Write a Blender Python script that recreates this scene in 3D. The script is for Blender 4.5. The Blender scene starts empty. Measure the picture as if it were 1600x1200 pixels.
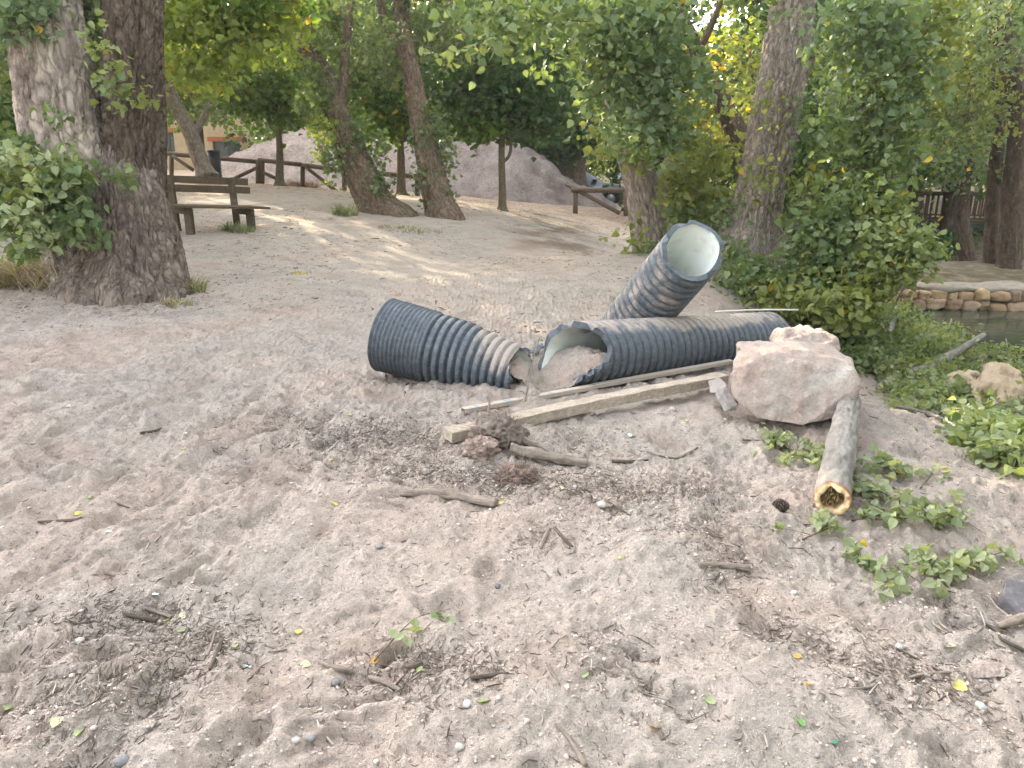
import bpy, bmesh, math, random
import numpy as np
from mathutils import Vector
S = bpy.context.scene
# ---------------------------------------------------------------- camera, light, exposure
F = 1209.0; PITCH = math.atan(360 / F); CH = 1.65
cs, sn = math.cos(PITCH), math.sin(PITCH)
cam = bpy.data.cameras.new('camera'); camo = bpy.data.objects.new('camera', cam); S.collection.objects.link(camo)
camo.location = (0, 0, CH); camo.rotation_euler = (math.pi / 2 - PITCH, 0, 0)
cam.sensor_width = 36; cam.lens = 36 * F / 1600; cam.clip_start = .05; cam.clip_end = 600
S.camera = camo
SUN_EL, SUN_AZ = math.radians(21), math.radians(-33)      # azimuth from +Y, negative = left
sdir = Vector((math.sin(SUN_AZ) * math.cos(SUN_EL), math.cos(SUN_AZ) * math.cos(SUN_EL), math.sin(SUN_EL)))
sun = bpy.data.lights.new('sun', 'SUN'); sun.energy = 2.0; sun.angle = math.radians(.6); sun.color = (1, .86, .62)
suno = bpy.data.objects.new('sun', sun); S.collection.objects.link(suno)
suno.rotation_euler = sdir.to_track_quat('Z', 'Y').to_euler(); suno.location = sdir * 60
W = bpy.data.worlds.new('World'); S.world = W; W.use_nodes = True
wn = W.node_tree; wn.nodes.clear()
sky = wn.nodes.new('ShaderNodeTexSky'); sky.sky_type = 'NISHITA'; sky.sun_disc = False
sky.sun_elevation = SUN_EL; sky.sun_rotation = SUN_AZ; sky.air_density = 1.0; sky.dust_density = 4.0; sky.ozone_density = .6
hs = wn.nodes.new('ShaderNodeHueSaturation'); hs.inputs['Saturation'].default_value = .33
bg = wn.nodes.new('ShaderNodeBackground'); bg.inputs[1].default_value = .15
wo = wn.nodes.new('ShaderNodeOutputWorld')
wn.links.new(sky.outputs[0], hs.inputs['Color']); wn.links.new(hs.outputs[0], bg.inputs[0]); wn.links.new(bg.outputs[0], wo.inputs[0])
S.view_settings.view_transform = 'Standard'; S.view_settings.look = 'None'; S.view_settings.gamma = 1
S.view_settings.exposure = 3.55
S.render.engine = 'CYCLES'
cy = S.cycles; cy.max_bounces = 7; cy.diffuse_bounces = 4; cy.glossy_bounces = 2; cy.transmission_bounces = 4
cy.transparent_max_bounces = 4; cy.use_denoising = True; cy.sample_clamp_indirect = 6
cy.caustics_reflective = False; cy.caustics_refractive = False

# ---------------------------------------------------------------- helpers
def PD(px, py, t):                    # photo pixel + distance along the view axis -> world point
    a = (px - 800) / F; b = (600 - py) / F
    return np.array((a * t, t * (cs + b * sn), CH + t * (-sn + b * cs)))
def PZ(px, py, z):                    # photo pixel + height -> world point
    b = (600 - py) / F; return PD(px, py, (z - CH) / (-sn + b * cs))
_rt = np.random.RandomState(7).rand(65536).astype(np.float64)
def _h3(i, j, k): return _rt[(i * 73856093 ^ j * 19349663 ^ k * 83492791) & 65535]
def noise3(p):
    p = np.asarray(p, float); i = np.floor(p).astype(np.int64); f = p - i; f = f * f * f * (f * (f * 6 - 15) + 10)
    x, y, z = i[..., 0], i[..., 1], i[..., 2]; fx, fy, fz = f[..., 0], f[..., 1], f[..., 2]
    def L(a, b, t): return a + (b - a) * t
    a = L(L(_h3(x, y, z), _h3(x + 1, y, z), fx), L(_h3(x, y + 1, z), _h3(x + 1, y + 1, z), fx), fy)
    z = z + 1
    b = L(L(_h3(x, y, z), _h3(x + 1, y, z), fx), L(_h3(x, y + 1, z), _h3(x + 1, y + 1, z), fx), fy)
    return L(a, b, fz) * 2 - 1
def fbm3(p, o=4, g=.5):
    r = 0; a = 1; p = np.asarray(p, float)
    for k in range(o): r = r + a * noise3(p * 2.03 ** k + k * 17.3); a *= g
    return r
def noise2(x, y, s=0):
    i = np.floor(x).astype(np.int64); j = np.floor(y).astype(np.int64); fx = x - i; fy = y - j
    fx = fx * fx * fx * (fx * (fx * 6 - 15) + 10); fy = fy * fy * fy * (fy * (fy * 6 - 15) + 10)
    def h(a, b): return _rt[(a * 73856093 ^ b * 19349663 ^ s * 7919 * 31) & 65535]
    a = h(i, j) + (h(i + 1, j) - h(i, j)) * fx; b = h(i, j + 1) + (h(i + 1, j + 1) - h(i, j + 1)) * fx
    return (a + (b - a) * fy) * 2 - 1
def fbm2(x, y, o=4, g=.5, s=0):
    r = 0; a = 1
    for k in range(o): r = r + a * noise2(x * 2.03 ** k + k * 7.7, y * 2.03 ** k - k * 3.1, s + k); a *= g
    return r
def smooth(a, b, x): t = np.clip((x - a) / (b - a), 0, 1); return t * t * (3 - 2 * t)

def link(name, me, parent=None, mat=None):
    o = bpy.data.objects.new(name, me); S.collection.objects.link(o)
    if parent is not None: o.parent = parent
    if mat is not None and me is not None: me.materials.append(mat)
    return o
def tag(o, label=None, cat=None, group=None, kind=None):
    if label: o['label'] = label
    if cat: o['category'] = cat
    if group: o['group'] = group
    if kind: o['kind'] = kind
    return o
def thing(name, label, cat, loc, group=None, rot=(0, 0, 0)):
    o = bpy.data.objects.new(name, None); S.collection.objects.link(o); o.empty_display_size = .1
    o.location = [float(v) for v in loc]; o.rotation_euler = rot
    return tag(o, label, cat, group)
class MB:                              # collects pieces, builds ONE mesh
    def __init__(s): s.v = []; s.f = []; s.n = 0; s.a = {}
    def add(s, v, faces, **attr):      # faces: list of (M,k) arrays
        v = np.asarray(v, float).reshape(-1, 3); s.v.append(v)
        for fa in (faces if isinstance(faces, (list, tuple)) else [faces]):
            fa = np.asarray(fa); s.f.append(fa + s.n)
        for k, d in attr.items(): s.a.setdefault(k, []).append((s.n, np.broadcast_to(np.asarray(d, float), (len(v), 3))))
        s.n += len(v); return s
    def mesh(s, name, smooth=True, off=(0, 0, 0)):
        v = np.concatenate(s.v) - np.asarray(off, float); me = bpy.data.meshes.new(name)
        me.vertices.add(len(v)); me.vertices.foreach_set('co', v.astype(np.float32).ravel())
        li = np.concatenate([f.ravel() for f in s.f]).astype(np.int32)
        lt = np.concatenate([np.full(len(f), f.shape[1]) for f in s.f]).astype(np.int32)
        me.loops.add(len(li)); me.loops.foreach_set('vertex_index', li)
        me.polygons.add(len(lt)); me.polygons.foreach_set('loop_start', (np.cumsum(lt) - lt).astype(np.int32))
        me.polygons.foreach_set('use_smooth', np.full(len(lt), bool(smooth)))
        me.update(calc_edges=True)
        for k, d in s.a.items():
            at = me.attributes.new(k, 'FLOAT_VECTOR', 'POINT'); arr = np.zeros((len(v), 3), np.float32)
            for st_, q in d: arr[st_:st_ + len(q)] = q
            at.data.foreach_set('vector', arr.ravel())
        return me
    def build(s, name, mat, parent=None, smooth=True):
        off = (0, 0, 0)
        if parent is not None: off = np.array(parent_world(parent))
        else: off = np.concatenate(s.v).mean(0) if s.n else off
        o = link(name, s.mesh(name, smooth, off), parent, mat)
        if parent is None: o.location = off
        return o
def parent_world(p):
    l = np.array(p.location)
    while p.parent: p = p.parent; l = l + np.array(p.location)
    return l
def catmull(P, n):
    P = np.asarray(P, float)
    if len(P) < 3: t = np.linspace(0, 1, n)[:, None]; return P[0] * (1 - t) + P[-1] * t
    Q = np.vstack([2 * P[0] - P[1], P, 2 * P[-1] - P[-2]]); out = []
    u = np.linspace(0, len(P) - 1 - 1e-9, n)
    for w in u:
        i = int(w); t = w - i; a, b, c, d = Q[i:i + 4]
        out.append(.5 * (2 * b + (c - a) * t + (2 * a - 5 * b + 4 * c - d) * t * t + (3 * b - a - 3 * c + d) * t ** 3))
    return np.array(out)
def frames(C):
    T = np.gradient(C, axis=0); T /= np.linalg.norm(T, axis=1)[:, None] + 1e-12
    ref = np.array((0, 1., .05)) if abs(T[0][1]) < .8 else np.array((1., 0, .05))
    A = np.zeros_like(C); r = ref
    for i in range(len(C)):
        r = r - T[i] * r.dot(T[i]); r = r / np.linalg.norm(r); A[i] = r
    return T, A, np.cross(T, A)
def quadgrid(n, m, wrap=True):         # n rings of m points
    i = np.arange(n - 1)[:, None]; j = np.arange(m if wrap else m - 1)[None]; j2 = (j + 1) % m
    return np.stack([i * m + j, i * m + j2, (i + 1) * m + j2, (i + 1) * m + j], -1).reshape(-1, 4)
def tube(mb, P, R, seg=8, n=None, disp=None, cap=True, col=None, sq=None):
    """swept tube; P control points, R radii; disp(theta, s, centre, radius)->radial offset"""
    P = np.asarray(P, float); R = np.asarray(R, float) if np.ndim(R) else np.full(len(P), float(R))
    n = n or max(2, len(P) * 3 if len(P) > 2 else 2)
    C = catmull(P, n); r = np.interp(np.linspace(0, len(P) - 1, n), np.arange(len(P)), R)
    T, A, B = frames(C); th = np.arange(seg) * 2 * math.pi / seg
    s = np.concatenate([[0], np.cumsum(np.linalg.norm(np.diff(C, axis=0), axis=1))])
    rr = np.repeat(r[:, None], seg, 1); TH = np.repeat(th[None], n, 0); SS = np.repeat(s[:, None], seg, 1)
    if disp is not None: rr = rr + disp(TH, SS, C, r)
    d = np.cos(TH)[..., None] * A[:, None] + np.sin(TH)[..., None] * B[:, None]
    V = (C[:, None] + d * rr[..., None])
    if sq is not None: V = C[:, None] + (V - C[:, None]) * np.asarray(sq)
    V = V.reshape(-1, 3); fs = [quadgrid(n, seg)[:, ::-1]]
    bc = np.stack([np.cos(TH) * r[:, None] * 1.0, np.sin(TH) * r[:, None], SS], -1).reshape(-1, 3)
    if cap:
        V = np.vstack([V, C[0], C[-1]]); a = np.arange(seg); b = (a + 1) % seg; k = n * seg
        fs.append(np.stack([a, b, np.full(seg, k)], 1)); fs.append(np.stack([b + (n - 1) * seg, a + (n - 1) * seg, np.full(seg, k + 1)], 1))
        bc = np.vstack([bc, [0, 0, 0], [0, 0, s[-1]]])
    kw = dict(bc=bc)
    if col is not None: kw['col'] = col
    mb.add(V, fs, **kw); return mb
def box(mb, c, sx, sy, sz, ax=None, bev=0, **kw):      # ax: 3x3 rows = axes
    c = np.asarray(c, float); ax = np.eye(3) if ax is None else np.asarray(ax, float)
    b = min(sx, sy, sz) * .12 if bev == 0 else bev; hx, hy, hz = sx / 2, sy / 2, sz / 2
    bm = bmesh.new(); bmesh.ops.create_cube(bm, size=1)
    for v in bm.verts: v.co = (v.co.x * sx, v.co.y * sy, v.co.z * sz)
    if b > 0: bmesh.ops.bevel(bm, geom=bm.edges[:], offset=b, segments=1, affect='EDGES')
    bm.verts.index_update(); V = np.array([v.co[:] for v in bm.verts]) @ ax + c
    byn = {}
    for f in bm.faces: byn.setdefault(len(f.verts), []).append([v.index for v in f.verts])
    mb.add(V, [np.array(x) for x in byn.values()], **kw); bm.free(); return mb
def beam(mb, a, b, w, h, up=(0, 0, 1), **kw):           # box from a to b
    a = np.asarray(a, float); b = np.asarray(b, float); x = b - a; L = np.linalg.norm(x); x /= L
    y = np.cross(up, x); y /= np.linalg.norm(y); z = np.cross(x, y)
    return box(mb, (a + b) / 2, L, w, h, np.array([x, y, z]), **kw)

# ---------------------------------------------------------------- materials
class NT:
    def __init__(s, name):
        s.m = bpy.data.materials.new(name); s.m.use_nodes = True; s.t = s.m.node_tree; s.n = s.t.nodes; s.l = s.t.links
        s.p = s.n['Principled BSDF']; s.out = s.n['Material Output']
    def new(s, ty, **kw):
        x = s.n.new(ty)
        for k, v in kw.items(): setattr(x, k, v)
        return x
    def set(s, sock, v):
        if hasattr(v, 'is_linked') or isinstance(v, bpy.types.NodeSocket): s.l.new(v, sock)
        else: sock.default_value = v
    def coord(s, attr=None, scale=(1, 1, 1)):
        mp = s.new('ShaderNodeMapping'); mp.inputs['Scale'].default_value = scale
        if attr: a = s.new('ShaderNodeAttribute'); a.attribute_name = attr; s.l.new(a.outputs['Vector'], mp.inputs[0])
        else: a = s.new('ShaderNodeTexCoord'); s.l.new(a.outputs['Object'], mp.inputs[0])
        return mp.outputs[0]
    def attrc(s, name): a = s.new('ShaderNodeAttribute'); a.attribute_name = name; return a.outputs['Color']
    def noise(s, vec, sc, det=4, rough=.55, dist=0):
        x = s.new('ShaderNodeTexNoise'); s.set(x.inputs['Vector'], vec); x.inputs['Scale'].default_value = sc
        x.inputs['Detail'].default_value = det; x.inputs['Roughness'].default_value = rough; x.inputs['Distortion'].default_value = dist
        return x.outputs['Fac']
    def voro(s, vec, sc, feat='F1', out='Distance'):
        x = s.new('ShaderNodeTexVoronoi'); x.feature = feat; s.set(x.inputs['Vector'], vec); x.inputs['Scale'].default_value = sc
        return x.outputs[out]
    def ramp(s, fac, stops):
        x = s.new('ShaderNodeValToRGB'); s.set(x.inputs[0], fac); e = x.color_ramp.elements
        while len(e) < len(stops): e.new(.5)
        for k, (p, c) in enumerate(stops): e[k].position = p; e[k].color = (*c, 1) if len(c) == 3 else c
        return x.outputs[0]
    def mix(s, fac, a, b, mode='MIX'):
        x = s.new('ShaderNodeMixRGB', blend_type=mode); s.set(x.inputs[0], fac)
        for i, c in ((1, a), (2, b)):
            if isinstance(c, tuple): x.inputs[i].default_value = (*c, 1)
            else: s.l.new(c, x.inputs[i])
        return x.outputs[0]
    def math(s, op, a, b=0, c=0):
        x = s.new('ShaderNodeMath', operation=op)
        for i, v in enumerate((a, b, c)): s.set(x.inputs[i], v)
        return x.outputs[0]
    def bump(s, h, dist=.01, strength=1, prev=None):
        x = s.new('ShaderNodeBump'); s.set(x.inputs['Height'], h); x.inputs['Distance'].default_value = dist; x.inputs['Strength'].default_value = strength
        if prev is not None: s.l.new(prev, x.inputs['Normal'])
        return x.outputs[0]
    def fin(s, col=None, rough=.9, spec=.2, normal=None, metal=0):
        if col is not None: s.set(s.p.inputs['Base Color'], (*col, 1) if isinstance(col, tuple) else col)
        s.set(s.p.inputs['Roughness'], rough); s.p.inputs['Specular IOR Level'].default_value = spec; s.set(s.p.inputs['Metallic'], metal)
        if normal is not None: s.l.new(normal, s.p.inputs['Normal'])
        return s.m
def G3(v): return (v, v, v)

def mat_bark(name, c1, c2, c3, dist=.03, sc=14, pale=None):
    n = NT(name); v = n.coord('bc', (1, 1, .38)); a = n.noise(v, sc, 7, .7, 1.0); v2 = n.coord('bc', (1, 1, .36))
    dn = n.new('ShaderNodeTexNoise'); n.l.new(v2, dn.inputs['Vector']); dn.inputs['Scale'].default_value = sc * .9; dn.inputs['Detail'].default_value = 4; v2 = n.mix(.22, v2, dn.outputs['Color'], 'ADD'); b = n.voro(v2, sc * 1.3, 'DISTANCE_TO_EDGE'); big = n.noise(n.coord('bc', (1, 1, .5)), 2.2, 3)
    col = n.ramp(a, [(.3, c1), (.52, c2), (.72, c3)])
    if pale: col = n.mix(n.ramp(big, [(.42, G3(0)), (.62, G3(.75))]), col, pale)
    col = n.mix(n.ramp(n.noise(n.coord('bc'), 40, 3), [(.35, G3(.75)), (.7, G3(1.15))]), col, col, 'MIX')
    crack = n.ramp(b, [(0, G3(.25)), (.22, G3(1))])
    col = n.mix(n.math('MULTIPLY_ADD', crack, -.55, .55), col, tuple(q * .35 for q in c1)); h = n.math('MULTIPLY_ADD', crack, .7, a); h = n.math('MULTIPLY_ADD', n.noise(n.coord('bc', (1, 1, .5)), sc * 5, 4), .25, h)
    return n.fin(col, .92, .1, n.bump(h, dist, .9))
def mat_leaf(name, trans=.45, tint=(1.2, 1.15, .5)):
    n = NT(name); c = n.attrc('col')
    n.l.new(c, n.p.inputs['Base Color']); n.p.inputs['Roughness'].default_value = .5; n.p.inputs['Specular IOR Level'].default_value = .35
    tr = n.new('ShaderNodeBsdfTranslucent'); n.l.new(n.mix(1.0, c, tint, 'MULTIPLY'), tr.inputs[0])
    mx = n.new('ShaderNodeMixShader'); mx.inputs[0].default_value = trans
    n.l.new(n.p.outputs[0], mx.inputs[1]); n.l.new(tr.outputs[0], mx.inputs[2]); n.l.new(mx.outputs[0], n.out.inputs[0]); return n.m
def mat_attr(name, rough=.9, spec=.2, var=.25):
    n = NT(name); c = n.attrc('col'); v = n.coord()
    k = n.ramp(n.noise(v, 60, 4), [(.3, G3(1 - var)), (.7, G3(1 + var * .6))])
    return n.fin(n.mix(1.0, c, k, 'MULTIPLY'), rough, spec, n.bump(n.noise(v, 120, 3), .003, .6))
def mat_wood(name, c1, c2, sc=30, attr=None, rough=.85):
    n = NT(name); v = n.coord(None, (1, 1, 1)); a = n.noise(n.coord(attr, (1, 1, .12)) if attr == 'bc' else n.coord(None, (.12, 1, 1)), sc, 6, .7, 1.0); g = n.noise(v, 5, 5, .7)
    col = n.mix(n.ramp(g, [(.4, G3(0)), (.65, G3(.5))]), n.ramp(a, [(.3, c1), (.7, c2)]), tuple(.5 * (p + q) * 1.15 for p, q in zip(c1, c2)))
    col = n.mix(1.0, col, n.ramp(n.noise(v, 45, 4, .7), [(.3, G3(.7)), (.6, G3(1.1))]), 'MULTIPLY'); return n.fin(col, rough, .15, n.bump(a, .008, .9))
M = {}
M['bark_big'] = mat_bark('bark_poplar', (.07, .053, .042), (.21, .162, .132), (.32, .255, .21), .035, 11)
M['bark_stem'] = mat_bark('bark_dark_stem', (.035, .027, .02), (.115, .085, .062), (.19, .145, .11), .035, 11)
M['bark_left'] = mat_bark('bark_two_tone', (.07, .052, .042), (.21, .165, .135), (.33, .27, .22), .035, 9, pale=(.50, .42, .34))
M['bark_pale'] = mat_bark('bark_pale', (.14, .11, .09), (.30, .245, .20), (.42, .35, .285), .02, 9)
M['bark_mid'] = mat_bark('bark_mid', (.06, .043, .032), (.20, .145, .105), (.33, .25, .185), .02, 14)
M['bark_thin'] = mat_bark('bark_thin', (.08, .06, .04), (.18, .14, .09), (.26, .21, .14), .006, 30)
M['bark_right'] = mat_bark('bark_right', (.13, .105, .088), (.31, .255, .21), (.46, .385, .32), .03, 12)
M['bark_dark'] = mat_bark('bark_dark', (.03, .022, .016), (.09, .065, .045), (.15, .11, .08), .02, 12)
M['leaf'] = mat_leaf('leaf'); M['leafdry'] = mat_leaf('leaf_dry', .3)

# ---------------------------------------------------------------- foliage
def leafcloud(mb, pos, size, rng, col, near=False, droop=.35, jit=.45, up=.8):
    N = len(pos)
    d = rng.normal(size=(N, 3)); d[:, 2] = d[:, 2] * .7 - droop; d /= np.linalg.norm(d, axis=1)[:, None]
    u = rng.normal(size=(N, 3)); u[:, 2] += up; s = np.cross(u, d); s /= np.linalg.norm(s, axis=1)[:, None] + 1e-9; nn = np.cross(d, s)
    sz = size * (1 + jit * rng.uniform(-1.1, 1, N))[:, None]
    if near: T = np.array([(0, 0, 0), (.12, .36, .07), (.48, .36, .05), (1, 0, -.12), (.48, -.36, .05), (.12, -.36, .07)]); fc = [(0, 3, 2, 1), (0, 5, 4, 3)]
    else: T = np.array([(0, 0, 0), (.38, .46, .09), (1, 0, -.06), (.38, -.46, .09)]); fc = [(0, 3, 2, 1)]
    V = pos[:, None] + sz[:, None] * (T[None, :, 0:1] * d[:, None] + T[None, :, 1:2] * s[:, None] + T[None, :, 2:3] * nn[:, None])
    k = len(T); base = (np.arange(N) * k)[:, None, None]; fa = (np.array(fc)[None] + base).reshape(-1, 4)
    mb.add(V.reshape(-1, 3), fa, col=np.repeat(col, k, 0)); return mb
PAL = {  # three shades each, and share of yellow leaves
 'poplar': ((.075, .12, .045), (.14, .195, .08), (.23, .28, .14), .004),
 'poplarblue': ((.08, .13, .065), (.15, .215, .11), (.24, .30, .18), .003),
 'olive': ((.10, .13, .035), (.17, .20, .06), (.25, .27, .09), .015),
 'maple': ((.055, .115, .022), (.105, .18, .032), (.17, .25, .045), .01),
 'lime': ((.14, .20, .035), (.21, .27, .055), (.29, .34, .09), .02),
 'dark': ((.028, .065, .02), (.05, .10, .028), (.085, .145, .04), .004),
 'wilt': ((.15, .19, .07), (.22, .265, .11), (.31, .35, .17), .008),
 'pale': ((.16, .205, .10), (.25, .29, .16), (.38, .41, .26), .002),
 'grey': ((.09, .13, .065), (.14, .185, .10), (.20, .245, .14), .015),
 'gold': ((.26, .26, .03), (.36, .32, .04), (.42, .34, .05), .15),
}
def leafcols(rng, pal, n, clump=None):
    a, b, c, y = PAL[pal]; a, b, c = map(np.array, (a, b, c)); t = rng.rand(n)
    if clump is not None: t = np.clip(.5 * t + .5 * clump, 0, 1)
    t = t[:, None]; col = np.where(t < .5, a + (b - a) * t * 2, b + (c - b) * (t * 2 - 1))
    m = rng.rand(n) < y; col[m] = np.array((.42, .30, .04)) * rng.uniform(.6, 1.1, (m.sum(), 1)); return col
def blob(mb, c, r, n, rng, size=.09, pal='poplar', near=False, per=14, cs_=.16, shell=.5, tw=None, droop=.35):
    """foliage in an ellipsoid: clumps of leaves round short twigs"""
    c = np.asarray(c, float); r = np.asarray(r, float); k = max(1, n // per)
    d = rng.normal(size=(k, 3)); d /= np.linalg.norm(d, axis=1)[:, None]
    rad = rng.rand(k) ** (1 / 3.) ; rad = shell * (rad ** .45) + (1 - shell) * rad
    rad = rad * (1 + .28 * noise3(d * 2.3 + c)); cc = c + d * rad[:, None] * r
    shade = rng.rand(k); idx = rng.randint(0, k, n)
    pos = cc[idx] + rng.normal(size=(n, 3)) * np.array((1, 1, .75)) * cs_
    leafcloud(mb, pos, size, rng, leafcols(rng, pal, n, shade[idx]), near, droop)
    if tw is not None:
        for j in range(0, k, 3):
            p0 = cc[j]; p1 = c + (cc[j] - c) * .35; m = (p0 + p1) / 2 + rng.normal(size=3) * .04
            tube(tw, [p1, m, p0], [.009, .006, .003], 4, 5, cap=False)
    return cc
def pblob(mb, px, py, t, rx, ry, n, rng, depth=None, **kw):
    k = t / F; return blob(mb, PD(px, py, t), (rx * k, depth or (rx + ry) * .5 * k, ry * k), n, rng, **kw)
def trunk_disp(amp, seed, ridge=9, flare=0, fh=.5):
    def f(th, s, C, r):
        rr = r[:, None]
        x = np.stack([np.cos(th) * ridge * .5 + seed, np.sin(th) * ridge * .5, s * 1.4], -1)
        w = fbm3(x, 2); x2 = np.stack([np.cos(th) * ridge + w, np.sin(th) * ridge + seed, s * 4.6 + w * 2], -1)
        rid = 1 - np.abs(fbm3(x2, 3)) * 2
        low = fbm3(np.stack([np.cos(th) * 1.3 + seed, np.sin(th) * 1.3, s * .9], -1), 2)
        d = amp * rid * .5 + rr * .14 * low
        if flare: d = d + rr * flare * np.exp(-s / fh) * (.5 + .5 * np.cos(th * 5 + seed + 1.5 * low))
        return d
    return f
def ptrunk(mb, pts, seg, n, disp=None, cap=True):
    P = [PD(a, b, t) for a, b, t, w in pts]; R = [w / 2 * t / F for a, b, t, w in pts]
    return tube(mb, P, R, seg, n, disp, cap)

# ---------------------------------------------------------------- ground
ctl = [(100, 1150, 0), (800, 1150, 0), (1500, 1150, 0), (0, 700, .02), (400, 700, .0), (900, 700, 0), (1200, 900, .02), (1500, 900, .0),
       (1200, 700, .0), (700, 600, .0), (1000, 600, -.02), (1350, 640, -.03), (1590, 760, -.04), (1500, 700, -.03), (500, 400, .22), (250, 500, .09), (0, 460, .16), (190, 455, .14),
       (302, 365, .43), (420, 364, .40), (590, 340, .40), (690, 342, .36), (785, 328, .28), (628, 305, .5), (437, 290, .75), (405, 287, .68),
       (526, 299, .5), (899, 331, -.1), (935, 320, -.3), (970, 400, .12), (800, 400, .08), (1010, 400, .15), (1170, 445, 0), (300, 300, .62), (60, 330, .45), (800, 480, .0),
       (840, 340, .1)]
CP = [PZ(*c) for c in ctl]
CP += [np.array(p, float) for p in [(2.4, 7.2, -.27), (3.3, 7.0, -.55), (3.6, 5.6, -.45), (4.6, 4.6, -.62), (5.5, 7, -1.1), (6.6, 10.6, -1.15), (7, 12.6, -1.14), (5.2, 10, -1.0), (4.4, 12.5, -.8),
       (8.2, 9.4, -1.6), (10, 11.5, -1.8), (14, 12, -1.9), (8, 6, -1.7), (20, 11, -1.9), (12, 5, -1.8), (4.5, 2, -.45), (7, 2, -1.5), (9.5, 13.6, -1.7), (5.5, 16, -.9),
       (0, -12, 0), (-12, -6, 0), (-12, 6, .2), (12, -8, -1.6), (-20, 20, .6), (-12, 32, .7), (0, 32, 0), (5, 38, -.5), (14, 40, -.6), (-10, 50, .6), (30, 45, -.4), (-40, 40, .5), (40, 10, -1.2),
       (0, 60, .0), (40, 60, 0), (-40, 60, .3), (-40, -20, 0), (40, -20, -1)]]
CP = np.array(CP)
def _tps_fit(P, z, lam=.02):
    d = np.linalg.norm(P[:, None] - P[None], axis=2); K = d * d * np.log(d + 1e-9) / 20; n = len(P)
    A = np.zeros((n + 3, n + 3)); A[:n, :n] = K + lam * np.eye(n); A[:n, n] = 1; A[:n, n + 1:] = P; A[n, :n] = 1; A[n + 1:, :n] = P.T
    return np.linalg.solve(A, np.concatenate([z, [0, 0, 0]]))
_w = _tps_fit(CP[:, :2], CP[:, 2])
def base(x, y):
    x = np.asarray(x, float); y = np.asarray(y, float)
    xc = np.clip(x, -40, 40); yc = np.clip(y, -20, 60); r = _w[-3] + _w[-2] * xc + _w[-1] * yc
    for k in range(len(CP)):
        d2 = (xc - CP[k, 0]) ** 2 + (yc - CP[k, 1]) ** 2; r = r + _w[k] * d2 * .5 * np.log(d2 + 1e-9) / 20
    # the bank behind the low river wall
    wy = wally(x); m = smooth(4.6, 5.6, x) * smooth(wy + .05, wy + .35, y); zb = -.80 + .035 * (y - wy) - 1.5 * np.exp(-((x - 11.9 - .42 * (y - 24)) / 3.0) ** 2) * smooth(17.5, 21, y) * (1 - smooth(30, 36, y))
    m = m * (1 - smooth(34, 44, y)); return r * (1 - m) + zb * m
def wally(x): return 14.9 - .16 * (x - 7) + .15 * np.sin(x * .7)
rg = np.random.RandomState(11)
FP = []
for k in range(150):
    y = 1.6 + 8 * rg.rand() ** 1.3; x = rg.uniform(-.75, .75) * (y + 1.0)
    FP.append((x, y, rg.uniform(0, math.pi), rg.uniform(.07, .16), rg.uniform(.045, .09), rg.uniform(.012, .034)))
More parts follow.
